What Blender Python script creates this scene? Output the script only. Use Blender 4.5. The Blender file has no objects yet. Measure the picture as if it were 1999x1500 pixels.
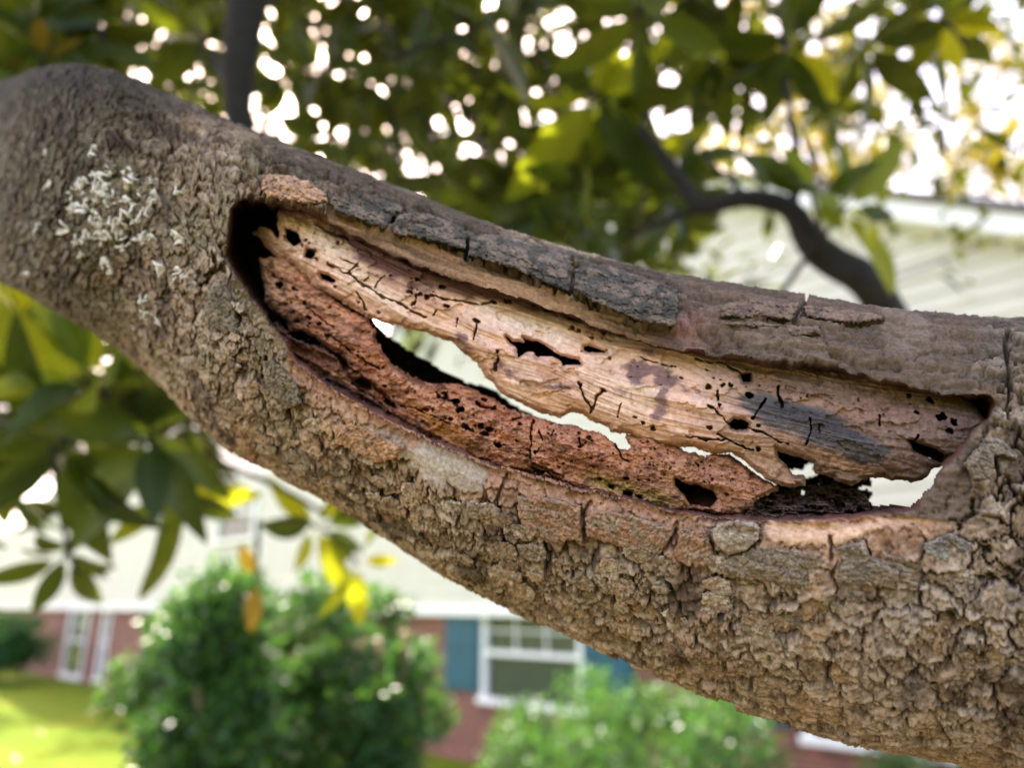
import bpy, math, random
import numpy as np
from mathutils import Vector, Matrix

random.seed(7)
RNG = np.random.default_rng(11)
R_ = math.radians
scene = bpy.context.scene
COL = scene.collection

# ------------------------------------------------------------------ camera
PW, PH, F = 1999.0, 1500.0, 1450.0            # photo size and focal length in photo pixels
CX, CY = PW / 2, PH / 2
PITCH = R_(16.5)
CAM = np.array([0.0, 0.0, 2.3])
FWD = np.array([0, math.cos(PITCH), math.sin(PITCH)])
UPV = np.array([0, -math.sin(PITCH), math.cos(PITCH)])
RGT = np.array([1.0, 0, 0])
cd = bpy.data.cameras.new('camera')
cam = bpy.data.objects.new('camera', cd)
COL.objects.link(cam)
cam.location = CAM
cam.rotation_euler = (R_(90) + PITCH, 0, 0)
cd.sensor_width = 36.0
cd.lens = 36.0 * F / PW
cd.clip_start = 0.01
cd.clip_end = 1000
cd.dof.use_dof = True
cd.dof.focus_distance = 0.181
cd.dof.aperture_fstop = 7.4
cd.dof.aperture_blades = 7
scene.camera = cam

# ------------------------------------------------------------------ sky, sun, exposure
SUN_EL, SUN_AZ = R_(50), R_(-24)              # behind the house, to the left of the view
world = bpy.data.worlds.new('World')
scene.world = world
world.use_nodes = True
wn = world.node_tree.nodes
bg = wn['Background']
sky = wn.new('ShaderNodeTexSky')
sky.sky_type = 'NISHITA'
sky.sun_disc = False
sky.sun_elevation = SUN_EL
sky.sun_rotation = SUN_AZ
sky.air_density = 1.0
sky.dust_density = 4.0
sky.ozone_density = 1.5
wb = wn.new('ShaderNodeMix'); wb.data_type = 'RGBA'; wb.blend_type = 'MULTIPLY'; wb.inputs[0].default_value = 1.0
wb.inputs[7].default_value = (1.20, 0.96, 0.88, 1)                    # the camera's daylight white balance
world.node_tree.links.new(sky.outputs[0], wb.inputs[6])
world.node_tree.links.new(wb.outputs[2], bg.inputs[0])
bg.inputs[1].default_value = 0.15
sd_ = bpy.data.lights.new('sun', 'SUN')
sd_.energy = 3.2
sd_.angle = R_(0.6)
sd_.color = (1.0, 0.93, 0.80)
sun = bpy.data.objects.new('sun', sd_)
COL.objects.link(sun)
sdir = Vector((math.sin(SUN_AZ) * math.cos(SUN_EL), math.cos(SUN_AZ) * math.cos(SUN_EL), math.sin(SUN_EL)))
sun.rotation_euler = sdir.to_track_quat('Z', 'Y').to_euler()
sun.location = (3, 3, 12)
scene.view_settings.view_transform = 'Standard'
scene.view_settings.look = 'None'
scene.view_settings.exposure = 2.85
scene.view_settings.gamma = 1.0
scene.render.engine = 'CYCLES'
scene.cycles.use_denoising = True
scene.cycles.max_bounces = 8
scene.cycles.sample_clamp_indirect = 8

# ------------------------------------------------------------------ helpers: rays, noise, meshes
def ray(u, v):
    u = np.asarray(u, float); v = np.asarray(v, float)
    return (FWD + RGT * ((u - CX) / F)[..., None] - UPV * ((v - CY) / F)[..., None])

def P(u, v, d):
    return CAM + ray(u, v) * np.asarray(d, float)[..., None]

def project(p):
    q = p - CAM
    z = q @ FWD
    return CX + F * (q @ RGT) / z, CY - F * (q @ UPV) / z, z

def ss(a, b, x):
    t = np.clip((x - a) / (b - a), 0, 1)
    return t * t * (3 - 2 * t)

def hsh(ix, iy, seed):
    with np.errstate(over='ignore'):
        h = (ix.astype(np.int64) * 374761393 + iy.astype(np.int64) * 668265263 + seed * 974711) & 0xFFFFFFFF
        h = ((h ^ (h >> 13)) * 1274126177) & 0xFFFFFFFF
        h = ((h ^ (h >> 16)) * 2246822519) & 0xFFFFFFFF
        h = h ^ (h >> 15)
    return (h & 0xFFFFFF) / float(0x1000000)

def vnoise(x, y, seed=0):
    ix = np.floor(x).astype(np.int64); iy = np.floor(y).astype(np.int64)
    fx = x - ix; fy = y - iy
    fx = fx * fx * fx * (fx * (fx * 6 - 15) + 10); fy = fy * fy * fy * (fy * (fy * 6 - 15) + 10)
    a = hsh(ix, iy, seed); b = hsh(ix + 1, iy, seed); c = hsh(ix, iy + 1, seed); d = hsh(ix + 1, iy + 1, seed)
    return (a * (1 - fx) + b * fx) * (1 - fy) + (c * (1 - fx) + d * fx) * fy

def fbm(x, y, seed=0, octv=4, gain=0.5):
    s = np.zeros_like(x); a = 1.0; tot = 0
    for i in range(octv):
        s += a * vnoise(x, y, seed + i * 17); tot += a
        x = x * 2.03 + 13.1; y = y * 2.03 + 7.7; a *= gain
    return s / tot * 2 - 1

def voro(x, y, seed=0, jit=0.95):
    ix = np.floor(x).astype(np.int64); iy = np.floor(y).astype(np.int64)
    f1 = np.full(x.shape, 9.0); f2 = np.full(x.shape, 9.0)
    ra = np.zeros_like(x); rb = np.zeros_like(x); ox = np.zeros_like(x); oy = np.zeros_like(x)
    for dx in (-1, 0, 1):
        for dy in (-1, 0, 1):
            cx = ix + dx; cy = iy + dy
            h1 = hsh(cx, cy, seed); h2 = hsh(cx, cy, seed + 91)
            px = cx + 0.5 + jit * (h1 - 0.5) - x; py = cy + 0.5 + jit * (h2 - 0.5) - y
            d = np.sqrt(px * px + py * py)
            n = d < f1
            f2 = np.where(n, f1, np.minimum(f2, d))
            f1 = np.where(n, d, f1)
            ra = np.where(n, hsh(cx, cy, seed + 5), ra); rb = np.where(n, hsh(cx, cy, seed + 9), rb)
            ox = np.where(n, px, ox); oy = np.where(n, py, oy)
    return f1, f2, ra, rb, ox, oy

def poly_sd(poly, u, v):
    """signed distance in photo pixels, positive inside"""
    p = np.asarray(poly, float); out = np.empty(u.shape)
    n = len(p); q = np.roll(p, -1, axis=0)
    for st in range(0, u.size, 200000):
        a = u[st:st + 200000]; b = v[st:st + 200000]
        best = np.full(a.shape, 1e18); ins = np.zeros(a.shape, bool)
        for i in range(n):
            x0, y0 = p[i]; x1, y1 = q[i]
            ex, ey = x1 - x0, y1 - y0
            wx, wy = a - x0, b - y0
            t = np.clip((wx * ex + wy * ey) / (ex * ex + ey * ey + 1e-9), 0, 1)
            best = np.minimum(best, (wx - ex * t) ** 2 + (wy - ey * t) ** 2)
            if y0 != y1:
                c = ((y0 <= b) & (b < y1)) | ((y1 <= b) & (b < y0))
                ins ^= c & (a < x0 + (b - y0) * ex / ey)
        d = np.sqrt(best)
        out[st:st + 200000] = np.where(ins, d, -d)
    return out

def line_d(pts, u, v):
    best = np.full(u.shape, 1e18)
    for (x0, y0), (x1, y1) in zip(pts[:-1], pts[1:]):
        ex, ey = x1 - x0, y1 - y0
        t = np.clip(((u - x0) * ex + (v - y0) * ey) / (ex * ex + ey * ey + 1e-9), 0, 1)
        best = np.minimum(best, (u - x0 - ex * t) ** 2 + (v - y0 - ey * t) ** 2)
    return np.sqrt(best)

def mesh_np(name, verts, faces, col=None, smooth=True):
    verts = np.ascontiguousarray(verts, np.float32); faces = np.ascontiguousarray(faces, np.int32)
    me = bpy.data.meshes.new(name)
    k = faces.shape[1]
    me.vertices.add(len(verts)); me.vertices.foreach_set('co', verts.ravel())
    me.loops.add(faces.size); me.loops.foreach_set('vertex_index', faces.ravel())
    me.polygons.add(len(faces))
    me.polygons.foreach_set('loop_start', np.arange(0, faces.size, k, dtype=np.int32))
    me.polygons.foreach_set('loop_total', np.full(len(faces), k, np.int32))
    me.polygons.foreach_set('use_smooth', np.full(len(faces), smooth, bool))
    if col is not None:
        at = me.color_attributes.new('Col', 'FLOAT_COLOR', 'POINT')
        c = np.ones((len(verts), 4), np.float32); c[:, :3] = np.clip(col, 0, 1)
        at.data.foreach_set('color', c.ravel())
    me.update(calc_edges=True)
    me.validate()
    return me

def add(name, me, mat, parent=None, label=None, cat=None, group=None, kind=None):
    o = bpy.data.objects.new(name, me)
    COL.objects.link(o)
    if me is not None and mat is not None and len(me.materials) == 0:
        me.materials.append(mat)
    if parent is not None:
        o.parent = parent
    for k, x in (('label', label), ('category', cat), ('group', group), ('kind', kind)):
        if x: o[k] = x
    return o

def empty(name, loc, label, cat, group=None):
    o = add(name, None, None, None, label, cat, group)
    o.location = loc
    o.empty_display_size = 0.1
    return o

class MB:
    """collects boxes, tubes and cards into one mesh"""
    def __init__(s): s.v = []; s.f = []
    def box(s, x0, x1, y0, y1, z0, z1):
        b = len(s.v)
        s.v += [(x0, y0, z0), (x1, y0, z0), (x1, y1, z0), (x0, y1, z0), (x0, y0, z1), (x1, y0, z1), (x1, y1, z1), (x0, y1, z1)]
        s.f += [tuple(b + i for i in q) for q in ((0, 3, 2, 1), (4, 5, 6, 7), (0, 1, 5, 4), (1, 2, 6, 5), (2, 3, 7, 6), (3, 0, 4, 7))]
    def prism(s, pts, y0, y1):
        b = len(s.v); n = len(pts)
        s.v += [(x, y0, z) for x, z in pts] + [(x, y1, z) for x, z in pts]
        s.f.append(tuple(b + i for i in range(n))); s.f.append(tuple(b + n + i for i in reversed(range(n))))
        for i in range(n):
            j = (i + 1) % n
            s.f.append((b + i, b + n + i, b + n + j, b + j))
    def build(s, name, mat, parent=None, **kw):
        me = bpy.data.meshes.new(name); me.from_pydata(s.v, [], s.f); me.update()
        return add(name, me, mat, parent, **kw)

def tube_mesh(name, pts, rad, seg=10, rough=0.0, seed=0, col=None):
    pts = np.asarray(pts, float); n = len(pts)
    rad = np.broadcast_to(np.asarray(rad, float), (n,))
    tan = np.gradient(pts, axis=0); tan /= np.linalg.norm(tan, axis=1)[:, None]
    ref = np.array([0.3, 0.2, 0.93])
    vs = []
    for i in range(n):
        a = np.cross(tan[i], ref); a /= np.linalg.norm(a); b = np.cross(tan[i], a)
        for k in range(seg):
            w = 2 * math.pi * k / seg
            r = rad[i] * (1 + rough * (RNG.random() - 0.5))
            vs.append(pts[i] + r * (math.cos(w) * a + math.sin(w) * b))
    vs = np.array(vs); fs = []
    for i in range(n - 1):
        for k in range(seg):
            fs.append((i * seg + k, i * seg + (k + 1) % seg, (i + 1) * seg + (k + 1) % seg, (i + 1) * seg + k))
    b = len(vs); vs = np.vstack([vs, pts[0], pts[-1]])
    for k in range(seg):
        fs.append((b, (k + 1) % seg, k, k)) if False else None
    me = bpy.data.meshes.new(name)
    caps = [tuple(reversed(range(seg))), tuple((n - 1) * seg + k for k in range(seg))]
    me.from_pydata([tuple(x) for x in vs[:b]], [], fs + caps)
    me.polygons.foreach_set('use_smooth', [True] * len(me.polygons))
    me.update()
    return me

def catmull(ctrl, n):
    c = np.asarray(ctrl, float); m = len(c)
    x = np.linspace(0, m - 1, n)
    return cr(c, x)

def cr(c, x):
    m = len(c)
    i = np.clip(np.floor(x).astype(int), 0, m - 2); t = (x - i)
    g = lambda k: c[np.clip(k, 0, m - 1)]
    p0, p1, p2, p3 = g(i - 1), g(i), g(i + 1), g(i + 2)
    if c.ndim > 1: t = t[..., None]
    return 0.5 * ((2 * p1) + (-p0 + p2) * t + (2 * p0 - 5 * p1 + 4 * p2 - p3) * t ** 2 + (-p0 + 3 * p1 - 3 * p2 + p3) * t ** 3)

# ------------------------------------------------------------------ materials
def new_mat(name):
    m = bpy.data.materials.new(name); m.use_nodes = True
    nt = m.node_tree; b = nt.nodes['Principled BSDF']
    return m, nt, b

def coord(nt, scale=None, kind='Object'):
    tc = nt.nodes.new('ShaderNodeTexCoord')
    mp = nt.nodes.new('ShaderNodeMapping')
    nt.links.new(tc.outputs[kind], mp.inputs[0])
    if scale: mp.inputs['Scale'].default_value = scale
    return mp.outputs[0]

def noise_node(nt, vec, scale, detail=6, rough=0.6):
    n = nt.nodes.new('ShaderNodeTexNoise')
    n.inputs['Scale'].default_value = scale; n.inputs['Detail'].default_value = detail; n.inputs['Roughness'].default_value = rough
    if vec: nt.links.new(vec, n.inputs['Vector'])
    return n

def ramp(nt, fac, stops):
    r = nt.nodes.new('ShaderNodeValToRGB')
    while len(r.color_ramp.elements) < len(stops): r.color_ramp.elements.new(0.5)
    for e, (p, c) in zip(r.color_ramp.elements, stops):
        e.position = p; e.color = (*c, 1)
    nt.links.new(fac, r.inputs[0])
    return r.outputs[0]

def mul(nt, a, b, mode='MULTIPLY', fac=1.0):
    m = nt.nodes.new('ShaderNodeMix'); m.data_type = 'RGBA'; m.blend_type = mode
    m.inputs[0].default_value = fac
    for s, x in ((6, a), (7, b)):
        if hasattr(x, 'is_linked'): nt.links.new(x, m.inputs[s])
        else: m.inputs[s].default_value = (*x, 1)
    return m.outputs[2]

def bump(nt, b, h, strength, dist):
    bp = nt.nodes.new('ShaderNodeBump')
    bp.inputs['Strength'].default_value = strength; bp.inputs['Distance'].default_value = dist
    nt.links.new(h, bp.inputs['Height']); nt.links.new(bp.outputs[0], b.inputs['Normal'])

def attr(nt):
    a = nt.nodes.new('ShaderNodeAttribute'); a.attribute_name = 'Col'
    return a.outputs['Color']

def mat_vcol(name, lo, hi, scale, bscale, bstr, bdist, rough=0.85, spec=0.25):
    m, nt, b = new_mat(name)
    v = coord(nt)
    n = noise_node(nt, v, scale, 8, 0.65)
    r = ramp(nt, n.outputs[0], [(0.32, lo), (0.68, hi)])
    nt.links.new(mul(nt, attr(nt), r), b.inputs['Base Color'])
    b.inputs['Roughness'].default_value = rough
    b.inputs['Specular IOR Level'].default_value = spec
    n2 = noise_node(nt, v, bscale, 6, 0.7)
    bump(nt, b, n2.outputs[0], bstr, bdist)
    return m

M_BARK = mat_vcol('bark', (0.62, 0.6, 0.6), (1.35, 1.36, 1.34), 900, 1500, 0.6, 0.0004)
M_WOOD = mat_vcol('rotten_wood', (0.78, 0.74, 0.72), (1.2, 1.2, 1.2), 700, 1300, 0.45, 0.0003, 0.7, 0.3)
M_LICHEN = mat_vcol('lichen', (0.8, 0.8, 0.8), (1.15, 1.15, 1.15), 500, 900, 0.4, 0.0003, 0.95, 0.1)

def mat_limb():
    m, nt, b = new_mat('limb_bark')
    v = coord(nt)
    n = noise_node(nt, v, 60, 8, 0.6)
    nt.links.new(ramp(nt, n.outputs[0], [(0.3, (0.004, 0.004, 0.006)), (0.7, (0.018, 0.015, 0.016))]), b.inputs['Base Color'])
    b.inputs['Roughness'].default_value = 0.9
    bump(nt, b, n.outputs[0], 0.6, 0.01)
    return m
M_LIMB = mat_limb()

def mat_leaf(name, top, trans, rough=0.38, tw=0.45, rand=True):
    m, nt, b = new_mat(name)
    out = nt.nodes['Material Output']
    if rand:
        oi = nt.nodes.new('ShaderNodeObjectInfo')
        r = ramp(nt, oi.outputs['Random'], [(0.0, (0.6, 0.7, 0.75)), (0.7, (1.0, 1.0, 1.0)), (1.0, (1.5, 1.4, 0.8))])
        base = mul(nt, r, top); tcol = mul(nt, r, trans)
    else:
        a = attr(nt)
        base = mul(nt, a, top); tcol = mul(nt, a, trans)
    n = noise_node(nt, coord(nt), 40, 4, 0.6)
    base = mul(nt, base, ramp(nt, n.outputs[0], [(0.3, (0.75, 0.78, 0.75)), (0.7, (1.2, 1.2, 1.1))]))
    nt.links.new(base, b.inputs['Base Color'])
    b.inputs['Roughness'].default_value = rough; b.inputs['Specular IOR Level'].default_value = 0.28
    t = nt.nodes.new('ShaderNodeBsdfTranslucent')
    nt.links.new(tcol, t.inputs['Color'])
    mx = nt.nodes.new('ShaderNodeMixShader'); mx.inputs[0].default_value = tw
    nt.links.new(b.outputs[0], mx.inputs[1]); nt.links.new(t.outputs[0], mx.inputs[2])
    nt.links.new(mx.outputs[0], out.inputs['Surface'])
    return m

M_LEAF = mat_leaf('magnolia_leaf', (0.028, 0.052, 0.009), (0.13, 0.16, 0.008), 0.34, 0.36)
M_LEAFY = mat_leaf('magnolia_leaf_young', (0.10, 0.15, 0.012), (0.45, 0.46, 0.015), 0.38, 0.52)
M_LEAFB = mat_leaf('magnolia_leaf_old', (0.075, 0.060, 0.018), (0.20, 0.14, 0.02), 0.5, 0.4)
M_LEAFS = mat_leaf('magnolia_leaf_far', (0.027, 0.048, 0.008), (0.12, 0.14, 0.006), 0.40, 0.34, rand=False)
M_SHRUB = mat_leaf('shrub_leaf', (0.036, 0.100, 0.026), (0.11, 0.26, 0.035), 0.34, 0.30, rand=False)
M_TREEY = mat_leaf('far_leaf', (0.13, 0.125, 0.010), (0.42, 0.35, 0.012), 0.6, 0.52, rand=False)

def mat_simple(name, c, rough=0.6, var=0.12, scale=8, bstr=0.1, bdist=0.01, spec=0.4, metal=0):
    m, nt, b = new_mat(name)
    v = coord(nt)
    n = noise_node(nt, v, scale, 6, 0.6)
    lo = tuple(x * (1 - var) for x in c); hi = tuple(min(1, x * (1 + var)) for x in c)
    nt.links.new(ramp(nt, n.outputs[0], [(0.35, lo), (0.65, hi)]), b.inputs['Base Color'])
    b.inputs['Roughness'].default_value = rough
    b.inputs['Specular IOR Level'].default_value = spec
    b.inputs['Metallic'].default_value = metal
    bump(nt, b, n.outputs[0], bstr, bdist)
    return m

M_SIDING = mat_simple('siding', (0.54, 0.52, 0.45), 0.6, 0.05, 3)
M_TRIM = mat_simple('white_paint', (0.78, 0.78, 0.78), 0.45, 0.03, 5)
M_SHUT = mat_simple('blue_paint', (0.004, 0.072, 0.110), 0.5, 0.12, 6)
M_ROOF = mat_simple('roof_shingle', (0.12, 0.11, 0.11), 0.9, 0.25, 12, 0.4)
M_DARK = mat_simple('dark_interior', (0.05, 0.045, 0.035), 0.9, 0.3, 2)
M_CURT = mat_simple('curtain', (0.30, 0.24, 0.10), 0.9, 0.3, 3)

def mat_brick():
    m, nt, b = new_mat('red_brick')
    tc = nt.nodes.new('ShaderNodeTexCoord')
    mp = nt.nodes.new('ShaderNodeMapping'); mp.inputs['Rotation'].default_value = (R_(90), 0, 0)
    nt.links.new(tc.outputs['Object'], mp.inputs[0])
    br = nt.nodes.new('ShaderNodeTexBrick')
    br.inputs['Scale'].default_value = 1.0
    br.inputs['Brick Width'].default_value = 0.21; br.inputs['Row Height'].default_value = 0.075; br.inputs['Mortar Size'].default_value = 0.006
    br.inputs['Color1'].default_value = (0.15, 0.045, 0.032, 1); br.inputs['Color2'].default_value = (0.23, 0.078, 0.052, 1); br.inputs['Mortar'].default_value = (0.24, 0.19, 0.16, 1)
    nt.links.new(mp.outputs[0], br.inputs['Vector'])
    n = noise_node(nt, tc.outputs['Object'], 5, 6)
    nt.links.new(mul(nt, br.outputs['Color'], ramp(nt, n.outputs[0], [(0.3, (0.75, 0.75, 0.75)), (0.7, (1.2, 1.2, 1.2))])), b.inputs['Base Color'])
    b.inputs['Roughness'].default_value = 0.9
    bump(nt, b, br.outputs['Fac'], -0.5, 0.01)
    return m
M_BRICK = mat_brick()

def mat_glass():
    m, nt, b = new_mat('window_glass')
    b.inputs['Base Color'].default_value = (0.06, 0.08, 0.08, 1)
    b.inputs['Roughness'].default_value = 0.05
    b.inputs['Transmission Weight'].default_value = 0.0
    b.inputs['Specular IOR Level'].default_value = 0.8
    out = nt.nodes['Material Output']
    tr = nt.nodes.new('ShaderNodeBsdfTransparent')
    mx = nt.nodes.new('ShaderNodeMixShader'); mx.inputs[0].default_value = 0.55
    nt.links.new(b.outputs[0], mx.inputs[1]); nt.links.new(tr.outputs[0], mx.inputs[2])
    nt.links.new(mx.outputs[0], out.inputs['Surface'])
    return m
M_GLASS = mat_glass()

def mat_lawn():
    m, nt, b = new_mat('grass_ground')
    v = coord(nt)
    n = noise_node(nt, v, 0.5, 8, 0.65); n2 = noise_node(nt, v, 35, 6, 0.7)
    c = ramp(nt, n.outputs[0], [(0.3, (0.062, 0.120, 0.006)), (0.55, (0.10, 0.142, 0.009)), (0.75, (0.16, 0.15, 0.018))])
    nt.links.new(mul(nt, c, ramp(nt, n2.outputs[0], [(0.3, (0.6, 0.65, 0.6)), (0.7, (1.35, 1.3, 1.3))])), b.inputs['Base Color'])
    b.inputs['Roughness'].default_value = 0.95; b.inputs['Specular IOR Level'].default_value = 0.05
    bump(nt, b, n2.outputs[0], 0.8, 0.03)
    return m
M_LAWN = mat_lawn()

# ------------------------------------------------------------------ ground
def ground_z(x, y):
    return 0.75 * np.exp(-((x / 9.0) ** 2 + ((y + 1.0) / 4.0) ** 2))
gx = np.concatenate([np.linspace(-150, -20, 14), np.linspace(-18, 18, 73), np.linspace(20, 150, 14)])
gy = np.concatenate([np.linspace(-60, -10, 8), np.linspace(-9, 30, 79), np.linspace(34, 220, 16)])
GX, GY = np.meshgrid(gx, gy)
GZ = ground_z(GX, GY) + 0.03 * fbm(GX.ravel() * 0.6, GY.ravel() * 0.6, 3).reshape(GX.shape)
nx, ny = len(gx), len(gy)
idx = np.arange(nx * ny).reshape(ny, nx)
fq = np.stack([idx[:-1, :-1], idx[:-1, 1:], idx[1:, 1:], idx[1:, :-1]], -1).reshape(-1, 4)
add('lawn', mesh_np('lawn', np.stack([GX.ravel(), GY.ravel(), GZ.ravel()], -1), fq), M_LAWN, kind='structure',
    label='sunlit green lawn running up to the house', cat='lawn')
def mat_bounce():
    m, nt, b = new_mat('bounce_ground')
    v = coord(nt)
    n = noise_node(nt, v, 14, 8, 0.7); n2 = noise_node(nt, v, 60, 6, 0.7)
    c = ramp(nt, n.outputs[0], [(0.3, (0.065, 0.042, 0.029)), (0.55, (0.15, 0.103, 0.072)), (0.75, (0.22, 0.16, 0.11))])
    nt.links.new(c, b.inputs['Base Color']); b.inputs['Roughness'].default_value = 0.95
    bump(nt, b, n2.outputs[0], 0.9, 0.03)
    return m
M_BOUNCE = mat_bounce()
rr = np.concatenate([[0.001], np.linspace(0.4, 5.0, 24)]); aa = np.linspace(0, 2 * math.pi, 65)[:-1]
RR, AA = np.meshgrid(rr, aa, indexing='ij')
RW = RR * (1 + 0.10 * fbm(np.cos(AA).ravel() * 2 + 5, np.sin(AA).ravel() * 2, 8, 3).reshape(RR.shape))
MX, MY = 0.6 + RW * np.cos(AA), -0.6 + RW * np.sin(AA)
mz = ground_z(MX, MY) + 0.03 * fbm(MX.ravel() * 0.6, MY.ravel() * 0.6, 3).reshape(MX.shape) + 0.035 * ss(5.1, 4.4, RR) + 0.012
gi = np.arange(RR.size).reshape(RR.shape)
fq = np.stack([gi[:-1], gi[1:], np.roll(gi, -1, 1)[1:], np.roll(gi, -1, 1)[:-1]], -1).reshape(-1, 4)
add('bounce_bed', mesh_np('bounce_bed', np.stack([MX.ravel(), MY.ravel(), mz.ravel()], -1), fq), M_BOUNCE, kind='structure',  # unseen brown ground, added to bounce warm light up at the branch
    label='unseen brown ground added under the magnolia tree for warm bounce light', cat='bounce ground')
# --------------------------------------------------------------- HOUSE
exec_house = True
TANP = -1.058
er = np.array([-math.sin(math.atan(TANP)), -math.cos(math.atan(TANP)), 0.0])      # along the wall, to the right and nearer
nrm = np.array([er[1], -er[0], 0.0])                                             # out of the wall, to the camera
if nrm[1] > 0: nrm = -nrm
WA = P(1050, 1280, 1.0) - CAM; WA = CAM + WA * (11.4 / WA[1]); WA[2] = 0.0

def wall(u, v):
    d = ray(u, v); t = np.dot(WA - CAM, nrm) / np.dot(d, nrm)
    p = CAM + d * t
    return float(np.dot(p - WA, er)), float(p[2])

house = empty('house', WA, 'split level house with cream lap siding above red brick and blue shutters', 'house')
house.rotation_euler = (0, 0, math.atan2(er[1], er[0]))
ZS = 2.28                                            # bottom of the siding
A_R, A_L = 9.5, -38.0
# brick storey with two window openings and two left openings
w1a, _ = wall(942, 1280); w1b, _ = wall(1140, 1280); _, w1z0 = wall(1040, 1372); w1z1 = ZS - 0.06
w2a, _ = wall(1572, 1420); w2b = w2a + (w1b - w1a)
l1a, _ = wall(133, 1230); l1b, _ = wall(172, 1230)
l2a, _ = wall(200, 1230); l2b, _ = wall(215, 1230)
ops = sorted([(w1a, w1b, w1z0, w1z1), (w2a, w2b, w1z0, w1z1), (l1a, l1b, 0.15, ZS - 0.02), (l2a, l2b, 0.15, ZS - 0.02)])
m = MB(); x = A_L
for a0, a1, z0, z1 in ops:
    m.box(x, a0, 0, 0.25, -0.3, ZS)
    m.box(a0, a1, 0, 0.25, -0.3, z0)
    if ZS - z1 > 0.01: m.box(a0, a1, 0.02, 0.25, z1, ZS)
    x = a1
m.box(x, A_R, 0, 0.25, -0.3, ZS)
m.build('brick_wall', M_BRICK, house)
m = MB(); m.box(A_L + .1, A_R - .1, 1.2, 9.0, -0.2, ZS - .03); m.build('interior', M_DARK, house)

# gables: peaks and eaves in wall coordinates
pr0 = wall(1320, 352); pr1 = wall(1985, 432)
slope = (pr0[1] - pr1[1]) / (pr1[0] - pr0[0])
PKA = pr0[0] - 2.2; PKZ = pr0[1] + 2.2 * slope - 0.30
EZ = wall(400, 945)[1]
G1R = PKA + (PKZ - EZ) / slope; G1L = PKA - (PKZ - EZ) / slope
l0 = wall(440, 935)
sl2 = 0.42
PK2A = l0[0] - 7.0; PK2Z = l0[1] + 7.0 * sl2
def top_z(a):
    return max(PKZ - abs(a - PKA) * slope, PK2Z - abs(a - PK2A) * sl2, min(EZ, PKZ))
wu0 = wall(437, 1000)[0]; wu1 = wall(512, 1000)[0]
wuz0 = wall(475, 1052)[1]; wuz1 = wall(475, 955)[1]
step = 0.20
z = ZS
def spans(zm):
    xs = np.arange(A_L, A_R + 0.01, 0.05); ok = np.array([top_z(a) > zm for a in xs])
    res = []; st = None
    for a, o in zip(xs, ok):
        if o and st is None: st = a
        if not o and st is not None: res.append((st, a)); st = None
    if st is not None: res.append((st, xs[-1]))
    return res
while z < max(PKZ, PK2Z) - 0.1:
    for (a, b) in spans(z + step * 0.6):
        segs = [(a, b)]
        if z + step > wuz0 and z < wuz1:
            segs = [(a, wu0), (wu1, b)]
        for (c, d) in segs:
            if d - c < 0.1: continue
            m = MB()
            # lap board: bottom edge proud of the top edge
            y0, y1 = -0.13, -0.105
            m.v += [(c, y0, z), (d, y0, z), (d, y1 - 0.004, z + step + 0.01), (c, y1 - 0.004, z + step + 0.01),
                    (c, y1 + 0.03, z), (d, y1 + 0.03, z), (d, y1 + 0.03, z + step + 0.01), (c, y1 + 0.03, z + step + 0.01)]
            m.f += [(0, 1, 2, 3), (5, 4, 7, 6), (1, 0, 4, 5), (3, 2, 6, 7), (0, 3, 7, 4), (2, 1, 5, 6)]
            m.build('siding_board', M_SIDING, house)
    z += step
# backing wall behind the boards, gable shaped
m = MB()
pts = [(A_L, ZS - 0.02)] + [(A_R, ZS - 0.02)] + [(a, top_z(a) + 0.03) for a in (A_R, G1R, PKA, G1L)]
xs = np.arange(G1L, A_L, -0.5)[1:]
pts += [(a, top_z(a) + 0.03) for a in xs] + [(A_L, top_z(A_L))]
m.prism(pts, -0.07, 0.2); m.build('upper_wall', M_SIDING, house)
m = MB(); m.box(A_L, A_R, -0.14, 0.02, ZS - 0.16, ZS - 0.003); m.build('skirt_board', M_TRIM, house)
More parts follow.
